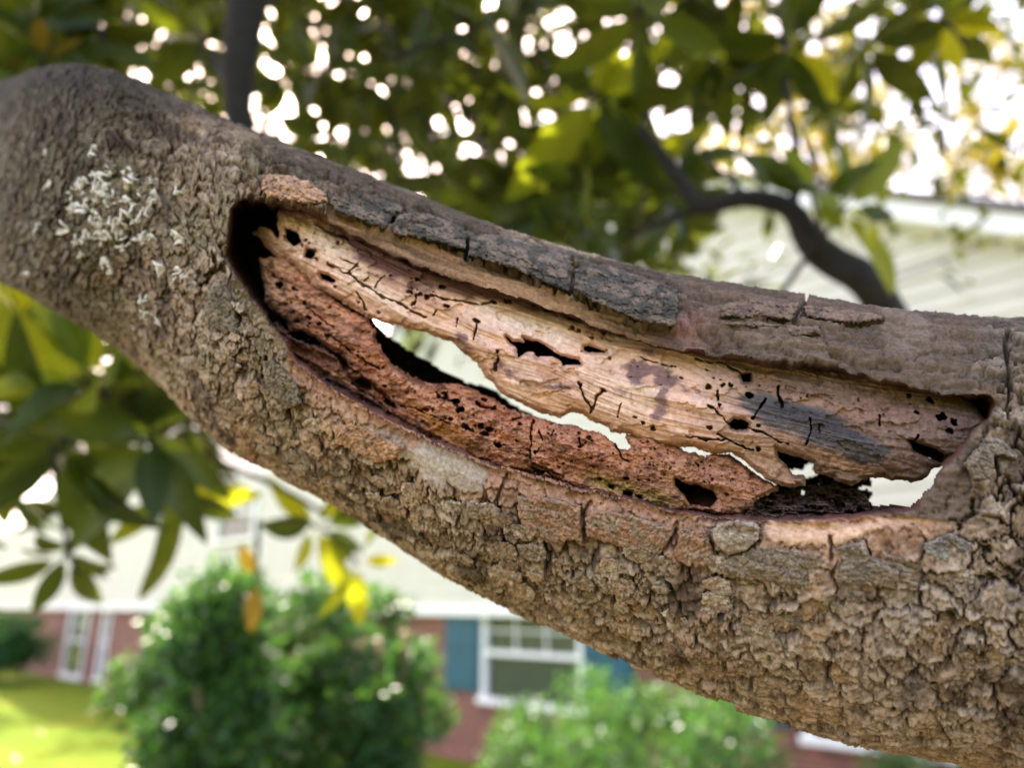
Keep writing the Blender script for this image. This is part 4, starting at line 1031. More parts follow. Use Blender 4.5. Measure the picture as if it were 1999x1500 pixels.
PLATES = [
    ([(511, 350), (524, 337), (560, 340), (605, 352), (640, 378), (642, 396), (600, 399), (560, 392), (522, 386), (512, 368)], 0.0040, TAN),
    ([(633, 378), (655, 366), (700, 374), (748, 386), (796, 406), (778, 416), (764, 430), (752, 446), (727, 441), (690, 426), (650, 412)], 0.0042, GREY),
    ([(763, 440), (776, 420), (800, 411), (850, 421), (905, 442), (912, 462), (911, 490), (840, 472), (766, 456)], 0.0040, GREY),
    ([(916, 482), (918, 462), (950, 455), (1010, 464), (1070, 478), (1120, 492), (1116, 520), (1112, 571), (1060, 551), (1000, 524), (950, 511), (915, 498)], 0.0042, GREY),
    ([(1118, 566), (1121, 526), (1150, 512), (1200, 522), (1260, 540), (1322, 562), (1326, 600), (1318, 640), (1260, 631), (1215, 616), (1160, 591)], 0.0050, GREY),
    ([(1405, 600), (1425, 588), (1480, 585), (1560, 592), (1560, 606), (1545, 626), (1500, 622), (1408, 621)], 0.0030, BRN),
    ([(1566, 594), (1640, 602), (1720, 614), (1723, 627), (1650, 632), (1575, 620)], 0.0030, BRN),
    ([(1412, 628), (1470, 626), (1520, 632), (1522, 641), (1470, 642), (1418, 636)], 0.0022, BRN),
    ([(1530, 634), (1600, 636), (1606, 652), (1560, 660), (1535, 652)], 0.0018, BRN),
    ([(1388, 1036), (1402, 1021), (1440, 1014), (1474, 1018), (1486, 1032), (1480, 1058), (1455, 1078), (1420, 1085), (1394, 1064)], 0.0038, PAL),
    ([(1008, 968), (1060, 968), (1134, 986), (1134, 1015), (1137, 1050), (1090, 1064), (1032, 1044), (1010, 1010)], 0.0011, CAL),
    ([(1156, 994), (1230, 1004), (1312, 1030), (1306, 1062), (1284, 1084), (1230, 1076), (1180, 1060), (1144, 1048), (1142, 1014)], 0.0012, CAL),
    ([(1326, 1030), (1380, 1034), (1392, 1072), (1396, 1110), (1340, 1104), (1302, 1090), (1320, 1064)], 0.0010, CAL),
    ([(648, 830), (690, 826), (740, 846), (790, 876), (768, 900), (730, 905), (690, 880), (655, 868)], 0.0024, TAN),
    ([(510, 706), (530, 696), (556, 722), (580, 752), (592, 790), (560, 800), (528, 770), (512, 742)], 0.0020, ((0.15, 0.118, 0.082), (0.20, 0.16, 0.115))),
    ([(396, 600), (410, 560), (432, 540), (452, 570), (462, 610), (470, 660), (440, 650), (400, 640)], 0.0016, ((0.14, 0.11, 0.078), (0.19, 0.155, 0.11))),
    ([(1405, 1092), (1480, 1066), (1560, 1074), (1610, 1082), (1618, 1140), (1560, 1152), (1510, 1138), (1410, 1130)], 0.0018, ((0.28, 0.215, 0.16), (0.20, 0.145, 0.10))),
    ([(1630, 1070), (1688, 1052), (1700, 1088), (1760, 1100), (1790, 1128), (1700, 1148), (1632, 1140)], 0.0018, ((0.29, 0.225, 0.17), (0.20, 0.15, 0.11))),
    ([(1900, 880), (1930, 850), (1960, 860), (1990, 890), (1985, 900), (1944, 890), (1936, 940), (1898, 940), (1880, 905)], 0.0022, ((0.24, 0.19, 0.145), (0.19, 0.145, 0.105))),
    ([(1800, 1060), (1860, 1040), (1900, 1060), (1890, 1090), (1840, 1100), (1805, 1090)], 0.0022, ((0.28, 0.25, 0.21), (0.20, 0.165, 0.13))),
]
# smaller scales of bark scattered over the lower, right-hand side, each one a lifted flake
fl = np.random.default_rng(23)
for i in range(120):
    for _ in range(30):
        s0 = 5.5 + 8.3 * fl.random() ** 0.8; t0 = 0.03 + 0.40 * fl.random()
        q = cr(TB, np.array([s0]))[0]; cxp = q[2] + (q[0] - q[2]) * t0; cyp = q[3] + (q[1] - q[3]) * t0
        if poly_sd(OPEN, np.array([cxp]), np.array([cyp]))[0] < -70 and cxp < 2010: break
    n = fl.integers(6, 9); rr0 = (9 + 17 * fl.random()) * (0.7 + 0.05 * s0); an = fl.random() * 6.28
    tilt = math.atan2(0.35, 1)
    pg = []
    for k in range(n):
        a = an + 2 * math.pi * k / n; rr1 = rr0 * (0.7 + 0.5 * fl.random())
        dx, dy = 1.35 * rr1 * math.cos(a), 0.8 * rr1 * math.sin(a)
        pg.append((cxp + dx * math.cos(tilt) - dy * math.sin(tilt), cyp + dx * math.sin(tilt) + dy * math.cos(tilt)))
    b_ = 0.75 + 0.6 * fl.random()
    wm = fl.random()
    c0 = np.array((0.25, 0.185, 0.13)) * b_ * np.array((1 + 0.15 * wm, 1, 1 - 0.15 * wm)); c1 = np.array((0.34, 0.27, 0.205)) * b_
    PLATES.append((pg, 0.0003 + 0.0008 * fl.random(), (tuple(c0), tuple(c1))))
for i, (pg, rs, (c0, c1)) in enumerate(PLATES):
    f_, c_ = plate_fns(rs, 300 + 20 * i, c0, c1, 0.4)
    cutout('bark_plate', pg, f_, rs + 0.0045, c_, M_BARK, 1.9, (4.5, 9) if i < 20 else (3.5, 7), edge=(0.0016, 6) if i < 20 else (0.0010, 5))
# --------------------------------------------------------------- LICHEN on the limb
lobes_v = []; lobes_f = []; lobes_c = []
lr = np.random.default_rng(3)
clus = [(175, 350, 24, 16), (210, 360, 14, 20), (160, 385, 20, 16), (185, 400, 30, 20), (215, 395, 14, 20), (175, 420, 22, 14), (200, 440, 26, 16), (225, 455, 24, 14), (190, 465, 20, 10), (250, 440, 12, 18), (275, 460, 14, 12), (245, 485, 10, 12), (255, 405, 14, 16), (240, 335, 10, 4), (262, 350, 8, 4)]
clus += [(int(60 + 330 * a), int(210 + 330 * b + 150 * a), 6, 5) for a, b in lr.random((26, 2))]
for (cx, cy, sx, sy) in clus:
    for _ in range(7 if sx > 12 else (4 if sx > 7 else 2)):
        u = cx + lr.normal(0, sx * 0.8); v = cy + lr.normal(0, sy * 0.8)
        s, t = inv_st(np.array([u]), np.array([v])); rg_, _, rr = front_range(np.array([u]), np.array([v]), s, t)
        d = unit_ray(np.array([u]), np.array([v]))[0]
        c = CAM + d * (rg_[0] + 0.0002 - 0.0010 * lr.random())
        zax = Vector(tuple(-d)) + Vector(lr.normal(0, 0.7, 3)); zax.normalize()
        q = zax.to_track_quat('Z', 'Y'); size = 0.0008 + 0.0016 * lr.random() ** 1.5
        b = len(lobes_v); n = 8
        up = lr.random() * 0.9 + 0.2; a0 = lr.random() * 6.28; span = 3.2 + 2.6 * lr.random()
        for ring in range(3):
            for k in range(n):
                a = a0 + span * k / (n - 1)
                rad = size * (0.15, 0.65, 1.0)[ring] * (1 + 0.35 * math.sin(3 * a + ring) + 0.2 * (lr.random() - 0.5))
                hz = size * up * (0, 0.25, 0.85)[ring] * (1 + 0.4 * math.sin(2 * a))
                pt = q @ Vector((rad * math.cos(a), rad * math.sin(a), hz))
                lobes_v.append((c[0] + pt.x, c[1] + pt.y, c[2] + pt.z))
                base_c = np.array((0.50, 0.47, 0.37)) if lr.random() < 0.5 else np.array((0.74, 0.68, 0.60))
                lobes_c.append(base_c * (0.75 + 0.45 * ring / 2))
        for ring in range(2):
            for k in range(n - 1):
                lobes_f.append((b + ring * n + k, b + ring * n + k + 1, b + (ring + 1) * n + k + 1, b + (ring + 1) * n + k))
lo = Vector(np.array(lobes_v).mean(0))
me = mesh_np('lichen', np.array(lobes_v), np.array(lobes_f), np.array(lobes_c)); me.transform(Matrix.Translation(-lo))
o = add('lichen', me, M_LICHEN, None, 'pale grey green leafy lichen patch growing on the branch bark', 'lichen'); o.location = lo
sm = o.modifiers.new('thickness', 'SOLIDIFY'); sm.thickness = 0.0004

# --------------------------------------------------------------- MAGNOLIA TREE behind the branch
def leaf_mesh(name, L=0.15, W=0.055, fold=0.25, curl=0.2, mat=None, n=9, wav=0.0):
    vs = []; fs = []
    for i in range(n + 1):
        f = i / n
        wd = W * 0.5 * (math.sin(math.pi * f ** 0.85) ** 0.75) if 0 < i < n else 0.002
        xx = L * f; zz = -curl * L * f * f
        for k in (-1, -0.5, 0, 0.5, 1):
            vs.append((xx, wd * k * math.cos(fold), zz + abs(wd * k) * math.sin(fold) + wav * W * math.sin(7 * f + 2 * k) * abs(k)))
    for i in range(n):
        for k in range(4):
            a = i * 5 + k; fs.append((a, a + 5, a + 6, a + 1))
    # petiole
    b = len(vs); vs += [(-0.02, -0.0015, 0), (-0.02, 0.0015, 0), (0.006, 0.0015, 0), (0.006, -0.0015, 0)]; fs.append((b, b + 1, b + 2, b + 3))
    me = mesh_np(name, np.array(vs), np.array(fs), np.ones((len(vs), 3)))
    if mat: me.materials.append(mat)
    return me
LM = {}
for nm, mt in (('d', M_LEAF), ('y', M_LEAFY), ('b', M_LEAFB)):
    LM[nm] = [leaf_mesh('leaf', 0.145, 0.056, 0.25, 0.12, mt), leaf_mesh('leaf', 0.165, 0.062, 0.15, 0.3, mt, wav=0.06), leaf_mesh('leaf', 0.12, 0.050, 0.35, 0.05, mt), leaf_mesh('leaf', 0.155, 0.052, 0.3, 0.45, mt, wav=0.08)]
LV = np.array([v.co[:] for v in LM['d'][0].vertices]); LF = np.array([p.vertices[:] for p in LM['d'][0].polygons])
TREE_LOC = np.array([2.75, 1.75, 0.25])
tree = empty('magnolia_tree', TREE_LOC, 'leafy magnolia tree with dark limbs hanging behind the hollow branch', 'tree')
def link_tree(name, me, mat, **kw):
    me.transform(Matrix.Translation(-Vector(TREE_LOC)))
    return add(name, me, mat, tree, **kw)
def limb_px(name, pts, seg=10, n=28):
    c = np.array(pts, float); q = catmull(c, n)
    p3 = P(q[:, 0], q[:, 1], q[:, 2])
    rad = q[:, 3] * q[:, 2] / F / 2
    return link_tree(name, tube_mesh(name, p3, rad, seg, 0.12), M_LIMB)
tr0 = np.array([[2.75, 1.75, 0.15], [2.72, 1.78, 1.2], [2.62, 1.7, 2.2], [2.66, 1.6, 3.2], [2.6, 1.4, 4.4], [2.55, 1.2, 5.6]])
link_tree('trunk', tube_mesh('trunk', catmull(tr0, 24), np.linspace(0.16, 0.07, 24), 14, 0.1), M_LIMB)
# u, v, depth, width in photo pixels
limb_px('limb', [(510, -420, 1.12, 76), (490, -60, 1.08, 76), (474, 60, 1.06, 70), (466, 160, 1.05, 60), (468, 240, 1.05, 54), (520, 330, 1.06, 60), (660, 440, 1.08, 66), (900, 560, 1.12, 76), (1250, 620, 1.18, 90), (1700, 690, 1.3, 110), (2250, 760, 1.6, 130), (3000, 860, 1.75, 150)])
limb_px('limb', [(1250, 250, 1.2, 20), (1290, 300, 1.18, 26), (1340, 370, 1.16, 30), (1370, 405, 1.14, 34), (1440, 388, 1.12, 36), (1505, 392, 1.1, 40), (1550, 415, 1.09, 44), (1575, 462, 1.08, 56), (1615, 505, 1.08, 66), (1680, 540, 1.08, 70), (1725, 600, 1.1, 70), (1820, 760, 1.25, 80), (2000, 900, 1.3, 110), (2300, 1000, 1.5, 140), (3000, 1150, 1.75, 160)])
limb_px('limb', [(1395, 398, 1.13, 20), (1330, 420, 1.16, 17), (1260, 445, 1.2, 13), (1190, 470, 1.6, 10), (1120, 500, 1.7, 8)], 7, 14)
limb_px('limb', [(1460, 388, 1.115, 16), (1430, 355, 1.14, 13), (1395, 325, 1.17, 9), (1370, 290, 1.2, 7)], 7, 12)
limb_px('limb', [(1545, 412, 1.09, 24), (1556, 340, 1.12, 20), (1552, 280, 1.15, 18), (1540, 200, 1.25, 16), (1528, 80, 1.45, 16), (1530, -60, 1.5, 18)], 7, 16)
limb_px('limb', [(470, 200, 1.06, 30), (420, 120, 1.2, 24), (330, 20, 1.5, 22), (240, -60, 1.6, 20)], 7, 14)
limb_px('limb', [(215, 130, 1.35, 14), (200, 70, 1.4, 16), (160, 20, 1.45, 16), (110, -10, 1.5, 16), (60, 40, 1.5, 14), (20, 90, 1.55, 14), (5, 160, 1.6, 14)], 7, 18)
limb_px('limb', [(755, -60, 1.9, 22), (750, 60, 1.9, 14), (760, 180, 1.9, 12), (780, 330, 1.95, 12), (786, 380, 2.0, 10)], 7, 14)
limb_px('limb', [(-80, 820, 1.1, 20), (60, 840, 1.05, 18), (140, 860, 1.02, 14), (260, 860, 1.0, 12), (420, 900, 1.05, 10), (560, 960, 1.1, 9), (640, 1010, 1.15, 8)], 7, 18)
limb_px('limb', [(100, 852, 1.03, 12), (110, 950, 1.0, 10), (130, 1060, 1.0, 9), (150, 1120, 1.0, 8)], 7, 12)
limb_px('limb', [(-60, 300, 1.8, 16), (300, -30, 1.9, 14), (900, -40, 2.0, 16), (1500, -30, 1.9, 18), (2000, -90, 1.8, 26), (2700, -60, 1.9, 50)], 7, 24)

twig_me = tube_mesh('twig', [(0, 0, -0.16), (0.004, 0, -0.08), (0, 0.003, 0.0)], [0.0045, 0.004, 0.0035], 6); twig_me.materials.append(M_LIMB)
whorls = []      # (u, v, depth, leaf kind weights, n, axis bias)
wr = np.random.default_rng(17)
def put_whorl(u, v, d, kinds, n=8, axis=None, scale=1.0):
    whorls.append((u, v, d, kinds, n, axis, scale))
# whorls one can make out in the photograph
put_whorl(1545, 95, 1.30, 'ddy', 8, (0.1, -0.3, -1), 0.95)
put_whorl(1690, 90, 1.45, 'ddy', 8, (0.2, -0.3, -0.8), 1.0)
put_whorl(1655, 405, 1.0, 'yyd', 7, (0.3, -0.8, 0.4), 0.72)
put_whorl(1590, 385, 1.05, 'yd', 4, (-0.3, -0.6, 0.1), 0.7)
put_whorl(1165, 190, 1.25, 'ddy', 8, (0.0, -0.5, -0.8), 1.1)
put_whorl(1260, 30, 1.0, 'd', 6, (0.0, -0.2, -1), 0.85)
put_whorl(1820, 60, 1.7, 'd', 6, (0.5, -0.3, -0.6), 1.0)
put_whorl(1400, 110, 1.5, 'd', 8, (-0.1, -0.4, -0.9), 1.1)
put_whorl(1240, 300, 1.4, 'ddy', 7, (-0.2, -0.4, -0.9), 1.05)
put_whorl(1080, 380, 1.5, 'dy', 7, (-0.3, -0.5, -0.3), 1.0)
put_whorl(1200, 460, 1.6, 'dy', 6, (-0.2, -0.4, -0.7), 1.0)
put_whorl(175, 735, 0.92, 'dyy', 9, (0.1, -0.9, 0.3), 0.9)
put_whorl(120, 880, 0.95, 'dd', 9, (0.0, -0.6, -0.5), 0.95)
put_whorl(300, 850, 0.95, 'ddd', 8, (0.3, -0.5, -0.3), 0.9)
put_whorl(60, 700, 1.1, 'dy', 8, (-0.1, -0.6, 0.6), 0.9)
put_whorl(260, 640, 1.1, 'ddy', 8, (0.2, -0.6, 0.3), 0.9)
put_whorl(130, 1090, 1.1, 'ddd', 7, (0.1, -0.4, -0.7), 0.6)
put_whorl(345, 960, 1.1, 'dyd', 7, (0.4, -0.3, -0.5), 0.85)
put_whorl(20, 960, 1.2, 'd', 7, (-0.2, -0.4, -0.6), 0.7)
put_whorl(620, 1030, 1.15, 'yyd', 7, (0.4, -0.5, -0.2), 0.7)
put_whorl(700, 1100, 1.25, 'yd', 5, (0.4, -0.5, -0.3), 0.6)
put_whorl(500, 1140, 1.3, 'bd', 2, (0.2, -0.5, -0.6), 0.7)
put_whorl(1390, 540, 0.9, 'y', 2, (0.2, -0.3, 0.9), 0.3)
put_whorl(85, 110, 1.25, 'bbd', 5, (0.0, -0.3, 0.9), 0.6)
put_whorl(180, 60, 1.4, 'dy', 8, (0.1, -0.5, -0.5), 1.0)
put_whorl(60, 40, 1.3, 'd', 8, (0.1, -0.5, -0.4), 1.0)
put_whorl(280, 130, 1.6, 'dy', 8, None, 0.9)
put_whorl(745, 40, 1.70, 'ddd', 9, None, 0.8)
put_whorl(800, 110, 1.80, 'ddd', 9, None, 0.8)
put_whorl(860, 190, 1.90, 'ddd', 9, None, 0.8)
put_whorl(920, 260, 2.00, 'ddd', 9, None, 0.8)
put_whorl(715, 120, 2.10, 'ddd', 9, None, 0.8)
put_whorl(880, 60, 2.20, 'ddd', 9, None, 0.8)
put_whorl(960, 150, 1.90, 'ddd', 9, None, 0.8)
put_whorl(620, 70, 2.00, 'ddd', 9, None, 0.8)
put_whorl(560, 150, 2.20, 'ddd', 9, None, 0.8)
put_whorl(830, 290, 2.20, 'ddd', 9, None, 0.8)
put_whorl(690, 220, 2.10, 'ddd', 9, None, 0.8)
put_whorl(790, 210, 1.70, 'ddd', 9, None, 0.8)
put_whorl(40, 610, 1.0, 'yy', 6, (0.0, -0.5, 0.8), 0.9)
# the crown overhead
def dens(u, v, low=40):
    top = np.interp(u, [-100, 0, 250, 470, 700, 1000, 1250, 1500, 2100], [165, 165, 150, 255, 340, 450, 520, 560, 610])
    k = 1.0
    if v > top + low: return 0.0
    if u > 1250: k *= np.interp(u, [1250, 1500, 1750, 1900, 2000], [0.8, 0.45, 0.30, 0.12, 0.05])
    if u > 1350 and v > 260: k *= 0.12
    return k
cnt = 0
while cnt < 150:
    u = wr.uniform(-150, 2050); v = wr.uniform(-150, 560)
    if wr.random() > dens(u, v): continue
    d = 1.15 + 2.3 * wr.random() ** 1.2
    put_whorl(u, v, d, 'dddddyy' if wr.random() < 0.5 else 'dddddd', int(wr.integers(7, 11)), None, 0.62 + 0.35 * wr.random()); cnt += 1
cnt = 0
while cnt < 52:
    u = wr.uniform(-150, 430); v = wr.uniform(560, 1060)
    if v < 560 + 0.66 * max(u, 0) or (v > 900 and wr.random() < 0.8): continue
    put_whorl(u, v, 1.2 + 1.0 * wr.random(), 'dddddy', 8, None, 0.85); cnt += 1

leaves = []
for (u, v, d, kinds, n, axis, sc) in whorls:
    c = Vector(P(np.array(u), np.array(v), np.array(d)))
    ax = Vector(axis) if axis else Vector((wr.normal(0, 0.5), wr.normal(-0.3, 0.5), wr.normal(-0.35, 0.6)))
    ax.normalize()
    q = ax.to_track_quat('Z', 'X')
    tw = add('twig', twig_me, None, tree)
    tw.matrix_local = Matrix.Translation(c - Vector(TREE_LOC)) @ q.to_matrix().to_4x4()
    for k in range(n):
        a = 2 * math.pi * k / n + wr.normal(0, 0.25); tilt = R_(90 - wr.uniform(38, 88))
        loc = Matrix.Rotation(a, 4, 'Z') @ Matrix.Rotation(-tilt, 4, 'Y') @ Matrix.Translation((0.018, 0, 0)) @ Matrix.Rotation(wr.normal(0, 0.35), 4, 'X')
        M = Matrix.Translation(c) @ q.to_matrix().to_4x4() @ Matrix.Translation((0, 0, -0.02 * wr.random())) @ loc @ Matrix.Scale(sc * wr.uniform(0.75, 1.15), 4)
        # gravity: leaves hang a little
        leaves.append((d, kinds[int(wr.integers(len(kinds)))], int(wr.integers(4)), M, u, v))
leaves.sort(key=lambda L_: L_[0])
ti = Matrix.Translation(-Vector(TREE_LOC))
vis = []; rest = []
for L_ in leaves:
    p = np.array(L_[3].translation); uu, vv, zz = project(p)
    if len(vis) < 300 and zz > 0 and -60 < uu < 2060 and -120 < vv < 1300: vis.append(L_)
    else: rest.append(L_)
for (d, kd, vi_, M, _, _) in vis:
    o = add('leaf', LM[kd][vi_], None, tree); o.matrix_local = ti @ M
fv = []; ffs = []; fc = []
def add_leaf_stuff(M, tint):
    b = len(fv) * len(LV)
    m3 = np.array(M)
    fv.append(LV @ m3[:3, :3].T + m3[:3, 3]); ffs.append(LF + b); fc.append(np.tile(tint, (len(LV), 1)))
TN = {'d': (1, 1, 1), 'y': (2.4, 2.1, 1.4), 'b': (2.8, 1.4, 1.2)}
for (d, kd, vi_, M, _, _) in rest:
    add_leaf_stuff(M, np.array(TN[kd]) * wr.uniform(0.6, 1.3))
# the farther part of the crown: single leaves in tight clumps
nclump = 0
while nclump < 950:
    u = wr.uniform(-400, 2100); v = wr.uniform(-260, 680)
    if wr.random() > dens(u, v, 190 if u < 1250 else 40) * 0.9: continue
    nclump += 1
    d = 2.2 + 3.0 * wr.random(); c = P(np.array(u), np.array(v), np.array(d))
    for k in range(10):
        M = Matrix.Translation(Vector(c + wr.normal(0, 0.10, 3))) @ Matrix(np.array(Vector(wr.normal(0, 1, 3)).normalized().to_track_quat('X', 'Z').to_matrix())).to_4x4() @ Matrix.Scale(wr.uniform(0.45, 0.9), 4)
        add_leaf_stuff(M, np.array((1, 1, 1)) * wr.uniform(0.5, 1.2) * (np.array((2.2, 1.9, 1.2)) if wr.random() < 0.12 else 1))
for _ in range(620):  # unseen crown leaves overhead, added to keep sun and sky off the branch
    c = np.array([wr.uniform(-2.6, 2.8), wr.uniform(0.0, 3.9), wr.uniform(3.3, 5.4)])
    uu, vv, zz = project(c)
    if zz > 0 and vv > -120: continue
    for k in range(9):
        M = Matrix.Translation(Vector(c + wr.normal(0, 0.14, 3))) @ Matrix(np.array(Vector(wr.normal(0, 1, 3)).normalized().to_track_quat('X', 'Z').to_matrix())).to_4x4() @ Matrix.Scale(wr.uniform(0.9, 1.4), 4)
        add_leaf_stuff(M, np.array((1, 1, 1)) * wr.uniform(0.5, 1.2))
me = mesh_np('foliage', np.vstack(fv), np.vstack(ffs), np.vstack(fc))
link_tree('foliage', me, M_LEAFS, kind='stuff')

# --------------------------------------------------------------- shrubs and far trees: real leaves in clumps on stems
def leaf_cloud(centers, radii, n, size, rng_, tints, flat=0.35, shell=0.55):
    """n leaf blades (two triangles folded on the midrib) spread through overlapping clumps"""
    cs = np.asarray(centers); rs = np.asarray(radii)
    k = rng_.choice(len(cs), n, p=(rs ** 2) / (rs ** 2).sum())
    dirs = rng_.normal(0, 1, (n, 3)); dirs /= np.linalg.norm(dirs, axis=1)[:, None]
    rad = rs[k] * (shell + (1 - shell) * rng_.random(n)) ** 1.0
    rad *= np.where(rng_.random(n) < 0.3, rng_.random(n), 1)
    c = cs[k] + dirs * rad[:, None] * np.array((1, 1, 0.85))
    a = rng_.normal(0, 1, (n, 3)) + dirs * 0.6; a /= np.linalg.norm(a, axis=1)[:, None]
    b = np.cross(a, rng_.normal(0, 1, (n, 3))); b /= np.linalg.norm(b, axis=1)[:, None]
    nn = np.cross(a, b)
    L_ = size * (0.7 + 0.6 * rng_.random(n))[:, None]
    w_ = L_ * 0.24
    p0 = c; p1 = c + a * L_ * 0.5 + b * w_ + nn * w_ * 0.4; p2 = c + a * L_; p3 = c + a * L_ * 0.5 - b * w_ + nn * w_ * 0.4
    v_ = np.stack([p0, p1, p2, p3], 1).reshape(-1, 3)
    i = np.arange(n)[:, None] * 4
    f_ = np.concatenate([i + np.array([[0, 1, 2]]), i + np.array([[0, 2, 3]])])
    t = np.asarray(tints)[rng_.integers(len(tints), size=n)] * (0.7 + 0.6 * rng_.random((n, 1)))
    return v_, f_, np.repeat(t, 4, 0)

def shrub(name, u0, u1, vtop, dist, label, seed, nleaf, leaf, tints, stems=9, height=None, group=None, squash=1.0):
    g = np.random.default_rng(seed)
    uc = (u0 + u1) / 2
    base = P(np.array(uc), np.array(1180.0), np.array(1.0)) - CAM; base = CAM + base * dist / base[1]
    base[2] = float(ground_z(base[0], base[1]))
    wdt = (u1 - u0) / F * dist / 2
    tp = P(np.array(uc), np.array(float(vtop)), np.array(1.0)) - CAM; zt = CAM[2] + tp[2] * dist / tp[1]
    hgt = zt - base[2]
    root = empty(name, base, label, 'shrub', group)
    cen = []; rad = []
    for i in range(90):
        a = g.random() * 6.28; rr = wdt * 0.86 * math.sqrt(g.random()); hz = hgt * (0.22 + 0.68 * g.random())
        if hz > hgt * 0.72: rr *= math.sqrt(max(0.12, 1 - ((hz / hgt - 0.72) / 0.24) ** 2))
        cen.append((rr * math.cos(a), rr * math.sin(a) * squash, hz)); rad.append(wdt * (0.13 + 0.14 * g.random()))
    v_, f_, c_ = leaf_cloud(cen, rad, nleaf, leaf, g, tints)
    add('foliage', mesh_np('foliage', v_, f_, c_, False), M_SHRUB, root, kind='stuff')
    for i in range(stems):
        a = g.random() * 6.28; c = cen[int(g.integers(len(cen)))]
        pts = catmull(np.array([(0.12 * math.cos(a), 0.12 * math.sin(a), -0.05), (0.3 * c[0] + 0.05 * g.normal(), 0.3 * c[1], 0.35 * c[2]), (0.75 * c[0], 0.75 * c[1], 0.7 * c[2]), c]), 9)
        add('stem', tube_mesh('stem', pts, np.linspace(0.028, 0.008, 9), 7, 0.1), M_STEM, root)
    return root
M_STEM = mat_simple('stem_bark', (0.30, 0.22, 0.13), 0.9, 0.3, 30)
GT = [(1, 1, 1), (1.3, 1.15, 0.8), (0.75, 0.9, 1.0), (1.5, 1.35, 0.7)]
sh = shrub('tall_shrub', 285, 880, 1085, 5.0, 'tall bright green leafy shrub with bare tan stems in front of the house', 31, 30000, 0.08, [(0.8, 0.85, 1.2), (1.0, 0.95, 0.9), (0.6, 0.7, 1.1), (1.4, 1.2, 0.8)], 14)
for (ua, va, ub, vb) in ((735, 1250, 752, 1400), (790, 1235, 775, 1395), (700, 1260, 690, 1380)):
    p = [P(np.array(ua + (ub - ua) * t + 6 * math.sin(5 * t)), np.array(va + (vb - va) * t), np.array(4.35)) - np.array(sh.location) for t in (0, 0.25, 0.5, 0.75, 1, 2.2)]
    add('stem', tube_mesh('stem', p, np.linspace(0.02, 0.032, 6), 8, 0.1), M_STEM, sh)
shrub('rounded_shrub', 930, 1510, 1285, 6.0, 'rounded pale green shrub growing beneath the shuttered window', 37, 12000, 0.075, [(2.2, 1.9, 2.6), (2.6, 2.0, 2.2), (1.3, 1.3, 1.5)], 8)
shrub('small_shrub', 1610, 1960, 1408, 6.3, 'low dark shrub at the brick wall below the white window frame', 41, 4500, 0.06, [(0.8, 0.9, 1.0), (1.2, 1.1, 0.9)], 6)
shrub('dark_shrub', -70, 105, 1195, 24.0, 'dark green shrub on the lawn beside the brick entrance', 43, 4000, 0.2, [(0.55, 0.75, 0.8), (0.7, 0.8, 0.7)], 5)

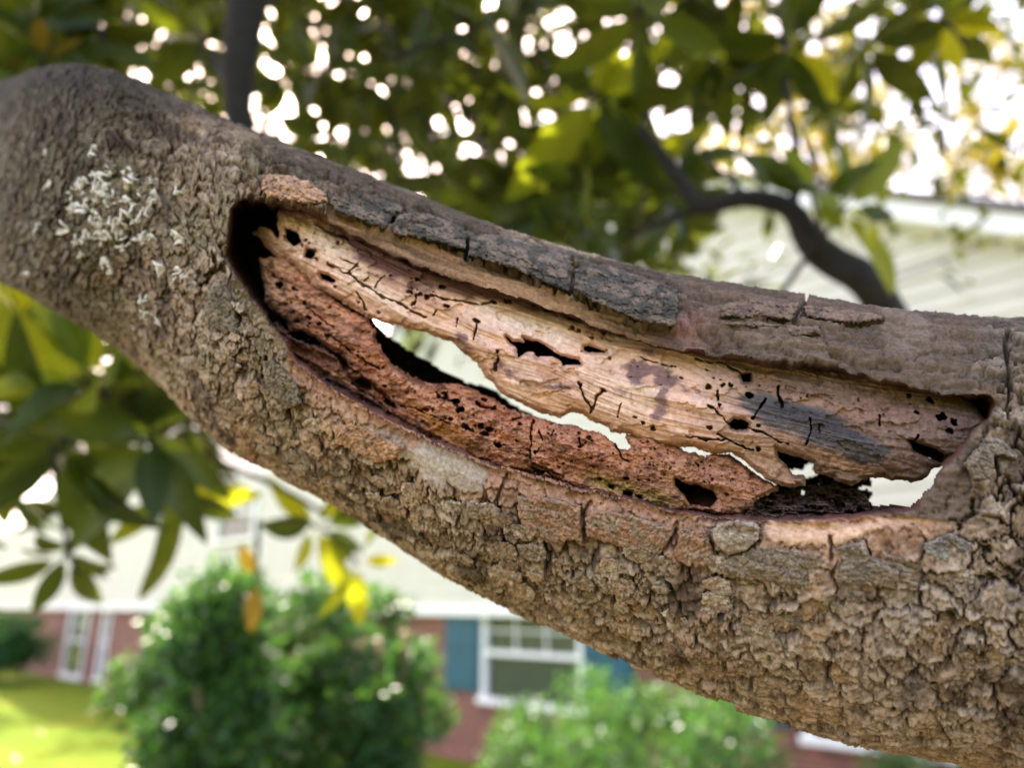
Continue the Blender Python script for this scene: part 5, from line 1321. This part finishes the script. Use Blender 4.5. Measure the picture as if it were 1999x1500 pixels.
def far_tree(name, x, y, hgt, crown_r, label, seed, nleaf, leaf, tints, clumps=60, low=0.3, group=None):
    g = np.random.default_rng(seed)
    root = empty(name, (x, y, 0), label, 'tree', group)
    cen = []; rad = []
    for i in range(clumps):
        d = g.normal(0, 1, 3); d /= np.linalg.norm(d); k = g.random() ** 0.4
        cen.append((d[0] * crown_r * k, d[1] * crown_r * k, hgt * (low + (1 - low) / 2) + d[2] * hgt * (1 - low) / 2 * k)); rad.append(crown_r * (0.10 + 0.13 * g.random()))
    v_, f_, c_ = leaf_cloud(cen, rad, nleaf, leaf, g, tints, shell=0.2)
    add('crown', mesh_np('crown', v_, f_, c_, False), M_TREEY, root, kind='stuff')
    pts = catmull(np.array([(0, 0, -0.2), (0.1, 0.1, hgt * 0.25), (-0.2, 0.1, hgt * 0.5), (0.1, -0.1, hgt * 0.8)]), 12)
    add('trunk', tube_mesh('trunk', pts, np.linspace(0.3, 0.08, 12), 10, 0.1), M_LIMB, root)
    for i in range(14):
        c = np.array(cen[i]); z0 = c[2] * 0.6
        add('limb', tube_mesh('limb', catmull(np.array([(0, 0, z0), c * 0.5 + np.array([0, 0, z0 * 0.55]), c]), 7), np.linspace(0.10, 0.03, 7), 6), M_LIMB, root)
YT = [(1, 1, 1), (1.3, 1.05, 0.7), (0.8, 1.0, 0.9), (1.6, 0.9, 0.5)]
far_tree('autumn_tree', 9.0, 18, 24.0, 5.0, 'yellow green autumn tree glowing behind the cream gable', 51, 22000, 0.19, YT, low=0.2, clumps=80)
far_tree('autumn_tree', 14.5, 19, 17.0, 4.2, 'orange tinged autumn tree standing past the right end of the gable roof', 52, 14000, 0.19, [(1.2, 1.0, 0.5), (1.7, 0.9, 0.4), (0.9, 1.0, 0.6)], low=0.2, clumps=60)
far_tree('backyard_tree', 1, 27, 20, 6.0, 'tall green tree rising behind the middle of the house roof', 53, 8000, 0.28, [(0.8, 1, 0.8), (1, 1, 1), (1.3, 1.1, 0.8)])
far_tree('backyard_tree', -14, 32, 22, 7.0, 'tall yellow green tree behind the left wing of the house', 54, 8000, 0.3, YT)


# --------------------------------------------------------------- fallen leaves on the lawn
M_DRY = mat_simple('dry_leaf', (0.34, 0.24, 0.19), 0.7, 0.2, 40)
dry = leaf_mesh('fallen_leaf', 0.17, 0.085, 0.3, 0.25, M_DRY, wav=0.1)
for k, (u, v) in enumerate(((68, 1428), (105, 1352), (160, 1300), (24, 1478), (235, 1436), (60, 1330))):
    d = ray(np.array(float(u)), np.array(float(v))); t = -(CAM[2] - 0.05) / d[2]; p = CAM + d * t
    o = add('fallen_leaf', dry, None, None, 'dry fallen leaf lying on the sunlit lawn', 'leaf', 'fallen leaves on the lawn')
    o.location = (p[0], p[1], float(ground_z(p[0], p[1])) + 0.05); o.rotation_euler = (0.2 * math.sin(k), 0.1, 1.9 * k); o.scale = (1.1, 1.1, 1.1)
